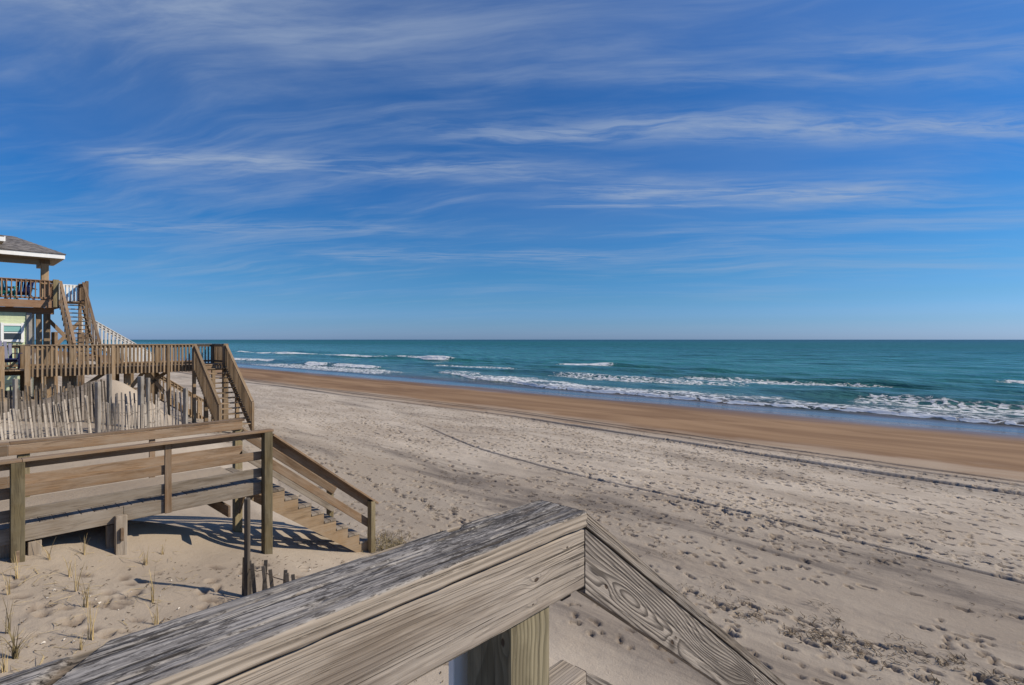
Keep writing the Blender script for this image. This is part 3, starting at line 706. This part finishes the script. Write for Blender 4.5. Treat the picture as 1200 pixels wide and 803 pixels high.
# ------------------------------------------------------------------ baluster railings
def railing(parent, a, c, z, h, mat, spacing=.148, bal=.04, side=(0, -1, 0), down=.0, cap_w=.14, posts=True, z1=None, under=.0, pmat=None):
    """straight railing from a to c (u, v); z = floor height at a, z1 at c; balusters may run down over the fascia"""
    a = Vector(a); c = Vector(c); L = (c-a).length; d = (c-a)/L
    z1 = z if z1 is None else z1
    n = max(2, int(L/spacing))
    off = Vector((side[0], side[1]))*.045
    zz = lambda f: z+(z1-z)*f
    board('rail_cap', C(a.x, a.y, zz(0)+h-.018), C(c.x, c.y, zz(1)+h-.018), cap_w, .036, mat, parent, (-d.y, d.x, 0))
    lo = .09
    board('bottom_rail', C(a.x, a.y, zz(0)+lo), C(c.x, c.y, zz(1)+lo), .085, .036, mat, parent)
    board('top_rail', C(a.x, a.y, zz(0)+h-.085), C(c.x, c.y, zz(1)+h-.085), .085, .036, mat, parent)
    for i in range(n):
        f = (i+.5)/n; p = a+d*L*f+off
        board('baluster', C(p.x, p.y, zz(f)-down+.03), C(p.x, p.y, zz(f)+h-.045+rj(.003)), bal, bal*.9, mat, parent, (d.x, d.y, 0), .003)
def open_stair(parent, p_top, dirv, width, z_top, z_bot, slope, mat, railmat, rh=.86, bal=True, treadmat=None, spacing=.14):
    """open-riser stair going down along dirv from p_top (centre of the top edge)"""
    p = Vector(p_top); d = Vector(dirv).normalized(); s = Vector((-d.y, d.x))
    n = max(2, round((z_top-z_bot)/.19)); rise = (z_top-z_bot)/n; run = rise/slope
    L = run*n
    for sg in (-1, 1):
        q = p+s*sg*width/2
        board('stringer', C(q.x, q.y, z_top-.20), C(q.x+d.x*L, q.y+d.y*L, z_bot-.20), .24, .04, mat, parent)
        e = p+s*sg*(width/2+.03)
        a0 = e; a1 = e+d*L
        board('rail_cap', C(a0.x, a0.y, z_top+rh), C(a1.x, a1.y, z_bot+rh), .11, .036, railmat, parent, (s.x, s.y, 0))
        board('top_rail', C(a0.x, a0.y, z_top+rh-.075), C(a1.x, a1.y, z_bot+rh-.075), .09, .036, railmat, parent)
        board('post', C(a1.x, a1.y, z_bot-.5), C(a1.x, a1.y, z_bot+rh-.03), .10, .10, railmat, parent, (s.x, s.y, 0))
        if bal:
            m_ = int(L/spacing)
            for i in range(m_):
                f = (i+.5)/m_; g = e+d*L*f+s*sg*.035
                zz = z_top+(z_bot-z_top)*f
                board('baluster', C(g.x, g.y, zz-.28), C(g.x, g.y, zz+rh-.04), .07 if bal == 2 else .04, .034, railmat, parent, (d.x, d.y, 0), .003)
    for i in range(n):
        q = p+d*run*(i+.5); zt = z_top-rise*(i+1)+rise*.0
        a = q-s*(width/2-.02); c = q+s*(width/2-.02)
        board('tread', C(a.x, a.y, zt), C(c.x, c.y, zt), run*1.02+.02, .04, treadmat or mat, parent, (d.x, d.y, 0))
    return L

# ------------------------------------------------------------------ 3. the far high walkway with its stair
n2 = thing('beach_boardwalk', (3.0, 26.2, gz(3.0, 26.2)), 'tan raised boardwalk behind the slat fence, with balusters and an open stair', 'boardwalk')
F2 = -1.06; H2 = .87; vA, vB = 25.5, 27.2
uend = 8.85
railing(n2, (2.35, vA), (7.55, vA), F2, H2, TANW, spacing=.128, bal=.055, side=(0, -1), down=.30)
railing(n2, (-9, vA-.1), (1.55, vA-.1), F2, H2, TANW, spacing=.125, bal=.045, side=(0, -1), down=.36)
railing(n2, (-9, vB), (3.7, vB), F2, H2, BROWN, spacing=.128, bal=.045, side=(0, 1), down=.22)
railing(n2, (4.7, vB), (uend, vB), F2, H2, BROWN, spacing=.128, bal=.045, side=(0, 1), down=.22)
railing(n2, (uend, vA+.15), (uend, vB), F2, H2, TANW, spacing=.12, bal=.07, side=(1, 0), down=.22)
for u, w in ((1.62, .14), (2.28, .16), (4.75, .12), (7.55, .12), (6.6, .10)):
    board('post', C(u, vA-.005, gz(u, vA)-CAMZ-.4), C(u, vA-.005, F2+H2-.04), w, .14, TANW, n2, (1, 0, 0))
for u in (2.3, 3.75, 5.2, 6.6, 8.85):
    board('post', C(u, vB, gz(u, vB)-CAMZ-.4), C(u, vB, F2+H2-.04), .14, .14, TANW, n2, (1, 0, 0))
board('post', C(8.80, vA+.06, gz(8.8, vA)-CAMZ-.4), C(8.80, vA+.06, F2+H2+.01), .20, .20, TANW, n2, (1, 0, 0))
for u in (2.6, 2.95, 3.4, 3.62, 5.3, 6.0):
    board('support_post', C(u, vA+.5, gz(u, vA)-CAMZ-.4), C(u, vA+.5, F2-.22), .20, .16, TANW, n2, (1, 0, 0))
u = -9.0
while u < uend+.02:
    board('deck_board', C(u, vA+.02, F2-.02), C(u, vB-.02, F2-.02), .138, .036, TANW, n2, (1, 0, 0)); u += .147
board('fascia_board', C(2.3, vA+.03, F2-.15), C(7.5, vA+.03, F2-.15), .22, .04, TANW, n2)
board('fascia_board', C(-9, vB-.03, F2-.15), C(uend, vB-.03, F2-.15), .22, .04, TANW, n2)
board('fascia_board', C(uend, vA+.05, F2-.15), C(uend, vB-.1, F2-.15), .22, .04, TANW, n2)
board('fascia_board', C(7.55, vA+.02, F2-.16), C(uend-.05, vA+.02, F2-.16), .20, .04, BROWN, n2)
board('rim_joist', C(-9, vA-.06, F2-.46), C(1.6, vA-.06, F2-.46), .20, .04, DARK, n2)
for i in range(7):
    zz = F2-.66-i*.175
    board('skirt_board', C(-6, vA-.08+.004*(i % 2), zz), C(1.55, vA-.08+.004*(i % 2), zz), .165, .03, TANW, n2)
for (u0, z0, u1, z1) in ((3.75, -1.95, 4.6, -1.3), (5.2, -2.3, 5.9, -1.3), (6.7, -2.3, 6.0, -1.3), (5.6, -2.2, 6.7, -1.35)):
    board('brace', C(u0, vA+.65, z0), C(u1, vA+.65, z1), .14, .04, TANW, n2)
open_stair(n2, (8.2, vA+.02), (0, -1), 1.16, F2, -3.36, .79, TANW, TANW, .87, bal=2, spacing=.115)
for u in (7.6, 8.8):
    board('support_post', C(u, vA-1.3, gz(u, vA-1.3)-CAMZ-.3), C(u, vA-1.3, F2-1.25), .14, .14, TANW, n2, (1, 0, 0))
# ------------------------------------------------------------------ 4. lower stair seen beneath the boardwalk
n3 = thing('beach_stair', (7.4, 31.2, gz(7.4, 31.2)), 'small pale stair glimpsed under the boardwalk, its two handrails sloping down towards the sea', 'stair')
vC = 29.5
L3 = open_stair(n3, (7.05, vC+.5), (1, 0), .95, -2.25, -3.85, .72, TANW, TANW, .80, bal=True, spacing=.14)
for u, v in ((6.2, vC), (7.0, vC), (6.2, vC+1), (7.0, vC+1)):
    board('post', C(u, v, gz(u, v)-CAMZ-.3), C(u, v, -1.4), .12, .12, TANW, n3, (1, 0, 0))
for i in range(7): board('deck_board', C(6.12+i*.147, vC+.03, -2.27), C(6.12+i*.147, vC+.97, -2.27), .138, .036, TANW, n3, (1, 0, 0))

# ------------------------------------------------------------------ 5. beach house
hs_ = thing('beach_house', (1.0, 32.5, gz(1.0, 32.5)), 'raised beach house with pale green siding, grey hip roof and covered upper deck', 'house')
FH = 1.73
vD = 31.4; uD = 3.86
railing(hs_, (-5, vD), (uD-.1, vD), FH, .88, DECKR, spacing=.152, bal=.042, side=(0, -1), down=-.06)
railing(hs_, (uD-.02, vD+1.7), (uD-.02, vD+4), FH, .88, DECKR, spacing=.152, bal=.042, side=(1, 0), down=-.06)
board('post', C(uD-.1, vD-.02, FH-.3), C(uD-.1, vD-.02, FH+.93), .20, .16, POSTW, hs_, (1, 0, 0))
board('fascia_board', C(-5, vD-.02, FH-.17), C(uD, vD-.02, FH-.17), .33, .05, DECKR, hs_)
board('fascia_board', C(uD, vD, FH-.17), C(uD, vD+4, FH-.17), .33, .05, DECKR, hs_)
v = vD+.07
while v < vD+4:
    board('deck_board', C(-5, v, FH-.02), C(uD-.03, v, FH-.02), .138, .036, DECKR, hs_, (0, 1, 0)); v += .147
for i in range(9): board('joist', C(-4.6+i*1.0, vD+.05, FH-.2), C(-4.6+i*1.0, vD+4, FH-.2), .22, .045, DECKR, hs_)
board('girder', C(-5, vD+.55, FH-.46), C(uD-.1, vD+.55, FH-.46), .28, .10, DECKR, hs_)
for u in (3.24, 3.50): board('support_post', C(u, vD+.3, gz(u, vD)-CAMZ-.4), C(u, vD+.55, FH-.6), .20, .20, TANW, hs_, (1, 0, 0))
board('support_post', C(3.62, vD+1.5, gz(3.6, vD)-CAMZ-.4), C(3.62, vD+1.5, FH-.36), .24, .2, BROWN, hs_, (1, 0, 0))
board('support_post', C(3.13, vD+2.1, gz(2, vD)-CAMZ-.4), C(3.13, vD+2.1, FH-.36), .22, .2, WHITE, hs_, (1, 0, 0))
board('column', C(3.42, vD+.35, FH), C(3.42, vD+.35, 3.62), .26, .26, TANW, hs_, (1, 0, 0), .01)
board('column_cap', C(3.42, vD+.35, 3.36), C(3.42, vD+.35, 3.62), .34, .30, BROWN, hs_, (1, 0, 0), .01)
# porch roof: beam, soffit, fascia, hipped shingle courses
eu, ev, ez = 4.0, 30.9, 3.73
ridge_v = ev+1.62; back_v = ev+3.24; top_z = ez+.80; ru = eu-1.62
board('beam', C(-5, vD+.35, 3.46), C(3.6, vD+.35, 3.46), .24, .16, SOFFIT, hs_)
board('beam', C(3.42, vD+.45, 3.46), C(3.42, back_v-.3, 3.46), .24, .16, SOFFIT, hs_)
poly_prism('soffit', [C(-5, ev+.02, ez-.185), C(eu-.02, ev+.02, ez-.185), C(eu-.02, back_v, ez-.185), C(-5, back_v, ez-.185)], (0, 0, 1), .03, SOFFIT, hs_)
board('fascia_trim', C(-5, ev, ez-.085), C(eu, ev, ez-.085), .19, .03, WHITE, hs_)
board('fascia_trim', C(eu, ev+.02, ez-.085), C(eu, back_v, ez-.085), .19, .03, WHITE, hs_)
m, t, b = new_mat('grey_shingles')
P = t.node('ShaderNodeTexCoord').outputs['Object']
n_ = t.noise(t.vm('MULTIPLY', P, (5, 9, 9)), 1, 3, .7)
t.put(b.inputs['Base Color'], t.mix(t.mr(n_, .35, .65), (.075, .07, .072), (.19, .175, .17))); b.inputs['Roughness'].default_value = .9
SHING = m
roof = poly_prism('roof', [C(-5, ev-.04, ez+.0), C(eu+.04, ev-.04, ez+.0), C(eu+.04, back_v, ez), C(-5, back_v, ez)], (0, 0, 1), .02, SHING, hs_)
def shingle_courses(nc):
    bm = bmesh.new()
    for i in range(nc):
        f0, f1 = i/nc, (i+1.25)/nc
        f1 = min(f1, 1.0)
        lift = .022
        def ring(f, up):
            k = 1.62*f
            return [(-5, ev-.05+k, ez+.02+.80*f+up), (eu+.05-k, ev-.05+k, ez+.02+.80*f+up), (eu+.05-k, back_v-k, ez+.02+.80*f+up), (-5, back_v-k, ez+.02+.80*f+up)]
        a = ring(f0, lift); c = ring(f1, 0.004); d = ring(f0, 0)
        A = [bm.verts.new(C(p[0], p[1], p[2])) for p in a]; B = [bm.verts.new(C(p[0], p[1], p[2])) for p in c]; D = [bm.verts.new(C(p[0], p[1], p[2])) for p in d]
        for j in range(3):
            bm.faces.new((A[j], A[j+1], B[j+1], B[j])); bm.faces.new((D[j], D[j+1], A[j+1], A[j]))
    me = bpy.data.meshes.new('shingle_course'); bm.to_mesh(me); bm.free()
    o = mesh_obj('shingle_courses', me, SHING, roof); o['kind'] = 'stuff'
shingle_courses(11)
# main roof end at the very left
poly_prism('main_roof', [C(-8, 29.9, 4.13), C(1.98, 29.9, 4.13), C(1.98, 34.5, 4.5), C(-8, 34.5, 4.5)], (0, 0, 1), .06, SHING, hs_)
board('fascia_trim', C(-8, 29.92, 4.05), C(2.0, 29.92, 4.05), .20, .03, WHITE, hs_)
board('rake_trim', C(2.0, 29.92, 4.06), C(2.0, 34.5, 4.43), .20, .03, WHITE, hs_)
poly_prism('main_soffit', [C(-8, 29.95, 3.94), C(1.97, 29.95, 3.94), C(1.97, 30.9, 3.94), C(-8, 30.9, 3.94)], (0, 0, 1), .03, SOFFIT, hs_)
poly_prism('gable_wall', [C(-8, 30.7, 3.5), C(1.7, 30.7, 3.5), C(1.7, 30.7, 4.3), C(-8, 30.7, 4.3)], (0, 1, 0), .12, SOFFIT, hs_)
# ground-floor wall, lapped siding board by board, with its window
vW = 31.75; wz1 = FH-.56
wall = poly_prism('wall', [C(-6, vW+.03, -2.6), C(2.85, vW+.03, -2.6), C(2.85, vW+.03, wz1), C(-6, vW+.03, wz1)], (0, 1, 0), 3.2, SIDING, hs_)
for i in range(18):
    zz = wz1-.08-i*.17
    o = board('siding_board', C(-6, vW, zz), C(2.80, vW, zz), .182, .018, SIDING, wall)
    o.matrix_basis = o.matrix_basis @ Matrix.Rotation(R(4), 4, 'X')
board('corner_trim', C(2.90, vW-.02, -2.6), C(2.90, vW-.02, wz1), .19, .08, GUTTER, hs_, (1, 0, 0))
m, t, b = new_mat('window_glass')
b.inputs['Base Color'].default_value = (.03, .035, .04, 1); b.inputs['Roughness'].default_value = .06; b.inputs['Specular IOR Level'].default_value = .8
GLASS = m
m, t, b = new_mat('blind_teal'); b.inputs['Base Color'].default_value = (.22, .45, .42, 1); b.inputs['Roughness'].default_value = .3
BLIND = m
wu0, wu1, wz0_, wz1_ = 2.03, 2.68, -.05, .64
win = board('window', C((wu0+wu1)/2, vW-.04, wz0_), C((wu0+wu1)/2, vW-.04, wz1_), wu1-wu0-.1, .03, GLASS, hs_, (1, 0, 0))
for (a, c, wd) in (((wu0, wz0_), (wu0, wz1_), 'v'), ((wu1, wz0_), (wu1, wz1_), 'v')):
    board('frame', C(a[0], vW-.06, a[1]-.08), C(c[0], vW-.06, c[1]+.08), .10, .07, WHITE, win, (1, 0, 0))
for zz in (wz0_, wz1_): board('frame', C(wu0+.051, vW-.06, zz), C(wu1-.051, vW-.06, zz), .10, .068, WHITE, win)
board('sash', C(wu0+.053, vW-.062, (wz0_+wz1_)/2), C(wu1-.053, vW-.062, (wz0_+wz1_)/2), .05, .05, WHITE, win)
board('blind', C(wu0+.056, vW-.058, wz1_-.18), C(wu1-.056, vW-.058, wz1_-.18), .23, .01, BLIND, win)
# landing and stair from the upper deck
for i in range(12): board('landing_board', C(uD+.03, vD+.06+i*.146, FH-.02), C(4.86, vD+.06+i*.146, FH-.02), .138, .036, BROWN, hs_, (0, 1, 0))
railing(hs_, (uD+.05, vD+1.75), (4.85, vD+1.75), FH, .88, WHITE, spacing=.13, bal=.09, side=(0, -1), down=0)
railing(hs_, (4.85, vD), (4.85, vD+1.75), FH, .88, BROWN, spacing=.14, bal=.05, side=(1, 0), down=.2)
open_stair(hs_, (4.33, vD), (0, -1), .76, FH, F2+.02, .78, BROWN, BROWN, .88, bal=True, spacing=.30)
board('post', C(4.86, vD, FH-3.2), C(4.86, vD, FH+.95), .12, .12, BROWN, hs_, (1, 0, 0))
board('post', C(4.86, vD+1.7, FH-3.2), C(4.86, vD+1.7, FH+.95), .12, .12, BROWN, hs_, (1, 0, 0))
for (z0, z1) in ((.9, -.5), (-.6, .8)):
    board('brace', C(3.7, vD+1.6, z0), C(4.8, vD+1.6, z1), .16, .04, BROWN, hs_)
# ------------------------------------------------------------------ 6. white stair of the house beyond
n4 = thing('white_stair', (6.6, 35.2, gz(6.6, 35.2)), 'white picketed stair rail sloping down to the right behind the brown house stair', 'stair')
open_stair(n4, (5.3, 35.5), (1, 0), .95, .38, -1.75, .68, PICKET, PICKET, .90, bal=2, spacing=.16, treadmat=TANW)
for u in (4.2, 5.25):
    for v in (35.0, 36.0): board('post', C(u, v, gz(u, v)-CAMZ-.4), C(u, v, .36), .13, .13, BROWN, n4, (1, 0, 0))
for i in range(8): board('deck_board', C(4.2+i*.147, 35.02, .36), C(4.2+i*.147, 35.98, .36), .138, .036, TANW, n4, (1, 0, 0))

# ------------------------------------------------------------------ chairs
def adirondack(name, u, v, z, ang, mat, label, group=None):
    root = thing(name, C(u, v, z), label, 'chair', group)
    RM = Matrix.Translation(C(u, v, z)) @ Matrix.Rotation(ang, 4, 'Z')
    def bd(nm, p0, p1, w, th, wd): 
        a = RM @ Vector(p0); c = RM @ Vector(p1); d = RM.to_3x3() @ Vector(wd)
        return board(nm, a, c, w, th, mat, root, d)
    for k in range(5):
        y = -.22+k*.11; hgt = (.78, .86, .9, .86, .78)[k]
        bd('back_slat', (-.12, y, .30), (-.12-.36*hgt, y*1.18, .30+.80*hgt), .098, .02, (0, 1, 0))
    for k in range(5): bd('seat_slat', (.34-k*.105, -.27, .37-k*.028), (.34-k*.105, .27, .37-k*.028), .09, .022, (1, 0, -.25))
    for s in (-1, 1):
        bd('arm', (-.42, s*.34, .55), (.42, s*.34, .57), .13, .025, (0, 1, 0))
        bd('leg', (.36, s*.31, 0), (.36, s*.31, .55), .1, .03, (1, 0, 0))
        bd('leg', (-.62, s*.29, 0), (.38, s*.29, .36), .11, .03, (0, 0, 1))
    return root
adirondack('patio_chair', 2.05, 32.25, FH, R(-75), TEAL, 'teal slatted chair behind the upper deck rail of the house')
adirondack('patio_chair', 2.75, 32.5, FH, R(-110), BLUE, 'dark blue slatted chair to the right of the teal one on the upper deck')
adirondack('patio_chair', 1.75, 32.9, FH, R(-60), BLUE, 'tall navy chair behind the teal one, highest above the upper deck rail')
adirondack('patio_chair', 1.75, 26.6, F2, R(-80), BLUE, 'navy slatted chair on the low boardwalk at the left edge, below the house window')

# ------------------------------------------------------------------ 7. sand fences
_sl = {}
def slat_me(h, mat):
    key = (round(h, 1), mat.name)
    if key not in _sl:
        bm = bmesh.new()
        bmesh.ops.create_cube(bm, size=1, matrix=Matrix.Translation((0, 0, key[0]/2)) @ Matrix.Diagonal((.05, .014, key[0], 1)))
        for v_ in bm.verts:
            if v_.co.z > key[0]*.9: v_.co.x *= .85
        bmesh.ops.bevel(bm, geom=bm.edges[:], offset=.003, segments=1, affect='EDGES')
        me = bpy.data.meshes.new('slat'); bm.to_mesh(me); bm.free(); me.materials.append(mat); _sl[key] = me
    return _sl[key]
def sand_fence(label, pts, tops, mat, spacing=.105, posts=(), lean=.04, jit=.05, pmat=None, wires=(.25, .62), face=None):
    """pts: polyline in (u, v); tops: slat-top height relative to eye at each point"""
    p0 = pts[0]
    root = thing('sand_fence', (p0[0], p0[1], gz(*p0)), label, 'fence')
    tl = []
    for (a, c, za, zc) in zip(pts, pts[1:], tops, tops[1:]):
        a = Vector(a); c = Vector(c); L = (c-a).length; n = int(L/spacing)
        for i in range(n):
            if random.random() < .03 and face is None: continue
            f = (i+(.5*random.random()+.25 if face is None else .5))/n; p = a.lerp(c, f); zt = za+(zc-za)*f+rj(jit)-(random.random() < .05)*random.uniform(.05, .2)
            zg = gz(p.x, p.y)-CAMZ-.15
            h = max(.3, zt-zg)
            o = mesh_obj('slat', slat_me(h, mat), mat, root, Matrix.Translation((p.x, p.y, CAMZ+zt-round(h, 1))) @ Matrix.Rotation((math.atan2((c-a).y, (c-a).x) if face is None else face)+rj(.2 if face is None else .06), 4, 'Z') @ Matrix.Rotation(rj(.045 if face is None else .12)-lean, 4, 'Y') @ Matrix.Rotation(rj(.05), 4, 'X'))
            if face is not None: o.scale.x = 1.08
            tl.append((p, zt, h))
    for w in wires:
        pp = [(p.x+.012*(-1)**i, p.y-.012*(-1)**i, CAMZ+zt-w+rj(.012)) for i, (p, zt, h) in enumerate(tl)]
        me = tube_me('wire', pp, .006, WIRE, 4)
        mesh_obj('wire', me, WIRE, root, Matrix.Identity(4))
    for (u, v, zt, w) in posts:
        board('fence_post', (u, v, gz(u, v)-.4), C(u, v, zt), w, w*.8, pmat or FENCEP, root, (.7, .7, 0), .01)
    return root
sand_fence('front row of leaning grey slats in the sand fence at the left edge', [(-.4, 17.1), (1.1, 17.6), (3.0, 18.4)], [-1.76, -1.72, -1.52], SLAT, spacing=.074, posts=((3.08, 18.35, -1.15, .12),), lean=.09)
sand_fence('taller grey slat fence row standing behind the leaning front slats', [(.6, 21.3), (1.66, 21.0), (3.7, 20.5)], [-1.42, -1.38, -1.30], SLATD, spacing=.075, posts=((1.62, 21.0, -1.12, .11), (.9, 21.2, -1.2, .1)), jit=.1)
sand_fence('dense bowed stretch of grey sand fence between the two tall fence posts', [(3.12, 18.5), (3.7, 18.3), (4.25, 18.45), (4.66, 18.8)], [-1.72, -1.84, -1.86, -1.72], SLAT, spacing=.068, posts=((4.43, 20.0, -1.14, .15), (4.62, 20.0, -1.2, .11)), lean=.02)
sand_fence('sea end of the grey sand fence, rear slats against the sand mound', [(3.75, 20.5), (4.4, 20.1), (5.0, 19.9), (5.55, 19.6)], [-1.62, -1.66, -1.68, -1.62], SLAT, spacing=.09, posts=((3.73, 20.55, -1.06, .12), (5.55, 19.58, -1.55, .13)), jit=.06)
sand_fence('fence remnant of short brown slats beside a tall stake, behind the near handrail', [(2.86, 7.75), (3.06, 7.2), (3.42, 6.35)], [-2.93, -2.97, -3.06], SLATD, spacing=.115, posts=((2.90, 7.62, -2.13, .075),), pmat=SLATD, wires=(.12,), lean=.0, jit=.03, face=R(-35))

# ------------------------------------------------------------------ 8. beach grass tufts
def tuft(u, v, n, h, spread, label, mats=(STALK,), dark=0):
    root = thing('grass_tuft', (u, v, gz(u, v)), label, 'grass tuft', 'beach grass planted on the dune')
    bm = bmesh.new()
    for k in range(n):
        a = random.uniform(0, 6.28); L = h*random.uniform(.45, 1.0); sp = spread*random.uniform(.1, 1)
        w = random.uniform(.004, .008)
        d = Vector((math.cos(a), math.sin(a), 0)); s = Vector((-d.y, d.x, 0))
        bx = Vector((rj(.02), rj(.02), -.02)); prev = None
        for i in range(4):
            f = i/3; p = bx+d*(sp*L*f*f)+Vector((0, 0, L*(f-.25*sp*f*f)))
            ww = w*(1-.85*f)
            e = [bm.verts.new(p-s*ww), bm.verts.new(p+d*ww*.7), bm.verts.new(p+s*ww)]
            if prev:
                for j in range(3): bm.faces.new((prev[j], prev[(j+1) % 3], e[(j+1) % 3], e[j]))
            prev = e
    me = bpy.data.meshes.new('grass_blades'); bm.to_mesh(me); bm.free()
    mesh_obj('blades', me, mats[0], root, Matrix.Translation((u, v, gz(u, v))))
TUFTS = [
    (1.44, 9.5, 9, 0.34, 0.35, 'upright dry grass tuft just below the walkover, right of its squared post'),
    (1.21, 8.91, 6, 0.45, 0.5, 'thin forked grass sprig below the walkover, left of the upright tuft'),
    (1.2, 8.41, 7, 0.42, 0.3, 'tall narrow grass sprig in the middle of the planted dune row'),
    (1.21, 7.89, 9, 0.45, 0.3, 'straight straw grass tuft above the long bent stem on the dune'),
    (1.13, 7.09, 8, 0.62, 0.4, 'long bent straw grass stem nearest the notch in the near handrail'),
    (1.87, 7.88, 9, 0.5, 0.25, 'lone tall grass sprig on the right of the dune among footprints'),
    (2.09, 9.18, 8, 0.36, 0.3, 'short grass sprig under the small stub post of the walkover'),
    (1.76, 7.28, 7, 0.42, 0.4, 'sparse grass tuft rising just over the edge of the near handrail, rightmost of all'),
    (1.06, 9.41, 6, 0.35, 0.7, 'thin spreading grass tuft just right of the squared walkover post'),
    (0.71, 9.01, 7, 0.35, 0.4, 'grass tuft at the foot of the squared walkover post'),
    (0.6, 8.52, 7, 0.4, 0.3, 'straw grass sprig at the left edge below the squared post'),
    (0.52, 7.5, 8, 0.52, 0.3, 'tall straw grass sprig at the left edge above the bushy clump'),
    (0.53, 6.93, 30, 0.42, 0.8, 'bushy dark grass clump at the lower left edge of the dune'),
    (1.03, 6.87, 7, 0.26, 0.5, 'low pale grass tuft half hidden by the near handrail near its notch'),
    (0.44, 6.68, 7, 0.34, 0.4, 'grass tuft in the bottom left corner above the near handrail'),
    (2.36, 9.43, 6, 0.22, 0.6, 'wispy low grass beside the stub post of the walkover')]
for (u, v, n, h, sp, lab) in TUFTS:
    tuft(u, v, n, h, sp, lab, (STALKD,) if 'bushy' in lab else (STALK,))

# ------------------------------------------------------------------ 9. seaweed wrack, litter, shells
def scatter(name, spots, mat, kind_len, kind_w, flat=.3):
    vs_, fs = [], []
    zz_ = ground_z(np.array([q[0] for q in spots]), np.array([q[1] for q in spots]))
    for (u, v, L, w, a, tilt), z in zip(spots, zz_):
        z = float(z)+.012; d = Vector((math.cos(a), math.sin(a), tilt)); s = Vector((-math.sin(a), math.cos(a), 0))
        p = Vector((u, v, z)); up = Vector((0, 0, w*flat*2))
        mid = p+d*L*.5+s*rj(L*.25)+Vector((0, 0, abs(rj(L*.12))))
        end = p+d*L+s*rj(L*.3)
        i = len(vs_)
        for q, ww in ((p, w), (mid, w*.9), (end, w*.3)): vs_ += [q-s*ww, q+up*(ww/w), q+s*ww]
        for k in (0, 3):
            for j in range(3): fs.append((i+k+j, i+k+(j+1) % 3, i+k+3+(j+1) % 3, i+k+3+j))
    me = bpy.data.meshes.new(name); me.from_pydata([tuple(q) for q in vs_], [], fs); me.update()
    return mesh_obj(name, me, mat)
def cluster(cu, cv, n, ru, rv, L, w):
    out = []
    cores = [(random.gauss(cu, ru*.8), random.gauss(cv, rv*.8), random.uniform(.03, .14)) for _ in range(max(4, n//9))]
    for _ in range(int(n*1.8)):
        c = random.choice(cores)
        out.append((random.gauss(c[0], c[2]), random.gauss(c[1], c[2]*1.6), L*.62*random.uniform(.3, 1.4), w*.42*random.uniform(.5, 1.5), random.gauss(1.57, 1.0), random.uniform(0, .35)))
    return out
sp = []
for q in [(9.13, 2.21, 120, 0.25, 0.5, 0.16, 0.014), (9.8, 2.5, 50, 0.2, 0.4, 0.14, 0.012), (9.03, 1.06, 110, 0.25, 0.6, 0.16, 0.013), (9.67, 0.27, 90, 0.25, 0.6, 0.16, 0.012), (9.08, 3.59, 70, 0.2, 0.3, 0.12, 0.012), (9.17, 1.83, 40, 0.2, 0.3, 0.12, 0.012), (9.37, 4.24, 40, 0.3, 0.4, 0.1, 0.01), (10.57, 5.33, 30, 0.3, 0.5, 0.1, 0.01), (8.72, 10.88, 50, 0.35, 0.5, 0.12, 0.012), (12.01, 13.43, 40, 0.3, 0.6, 0.12, 0.012), (6.77, 9.9, 160, 0.22, 0.35, 0.1, 0.008), (9.03, 11.64, 30, 0.4, 0.5, 0.1, 0.01), (16.2, 4.33, 40, 0.4, 0.8, 0.1, 0.012), (17.6, 2.16, 40, 0.6, 0.9, 0.1, 0.012), (15.07, 1.25, 50, 0.5, 0.9, 0.12, 0.012), (14.05, 11.67, 40, 0.7, 1.2, 0.12, 0.012), (7.86, 8.39, 30, 0.3, 0.4, 0.1, 0.01), (5.27, 10.02, 60, 0.3, 0.3, 0.09, 0.008), (6.0, 12.87, 40, 0.3, 0.3, 0.09, 0.008)]: sp += cluster(*q)
o = scatter('seaweed_wrack', sp, WRACK, 1, 1); tag(o, 'dark brown dried seaweed strewn in clumps over the dry beach', 'seaweed', kind='stuff')
sp = []
for k in range(7500):
    u0 = 6.2+20*random.random(); v0 = -3+58*random.random()**1.2
    if vn_(u0/2.1+3, v0/4.2+8) < .42: continue
    sp.append((u0, v0, random.uniform(.03, .11), random.uniform(.004, .011)*(1+v0/70), random.gauss(.9, .7), random.uniform(0, .2)))
for k in range(900): sp.append((random.uniform(.3, 5.2), random.uniform(4.2, 9.2), random.uniform(.012, .06), random.uniform(.003, .009), random.uniform(0, 6.28), .1))
for k in range(420):
    u0 = random.gauss(22.5, 1.6); v0 = random.uniform(0, 60); sp.append((u0, v0, random.uniform(.05, .2), random.uniform(.01, .025), random.gauss(1.57, .6), .1))
o = scatter('beach_litter', sp, WRACK, 1, 1); tag(o, 'tiny dark twigs and weed scraps scattered across the beach', 'debris', kind='stuff')
sp = []
for k in range(70): sp.append((random.uniform(.3, 4.5), random.uniform(4.2, 8.6), random.uniform(.012, .04), random.uniform(.006, .014), random.uniform(0, 6.28), .1))
o = scatter('shell_fragments', sp, SHELL, 1, 1, .5); tag(o, 'small white shell fragments lying on the dune sand', 'shells', kind='stuff')
sp = []
for k in range(150):
    q = random.choice(TUFTS); sp.append((q[0]+random.gauss(0, .25), q[1]+random.gauss(0, .3), random.uniform(.06, .34), random.uniform(.0022, .0045), random.uniform(0, 6.28), random.uniform(0, .12)))
o = scatter('dead_grass', sp, STALK, 1, 1); tag(o, 'loose dead straw blades lying around the dune grass tufts', 'dead grass', kind='stuff')
sp = []
for k in range(420):
    sp.append((random.gauss(6.35, .22), random.gauss(9.35, .30), random.uniform(.05, .20), random.uniform(.003, .008), random.uniform(0, 6.28), random.uniform(.1, 1.1)))
o = scatter('dry_scrub', sp, STALKD, 1, 1); tag(o, 'tangle of dry brown scrub at the foot of the walkover stair', 'scrub', kind='stuff')
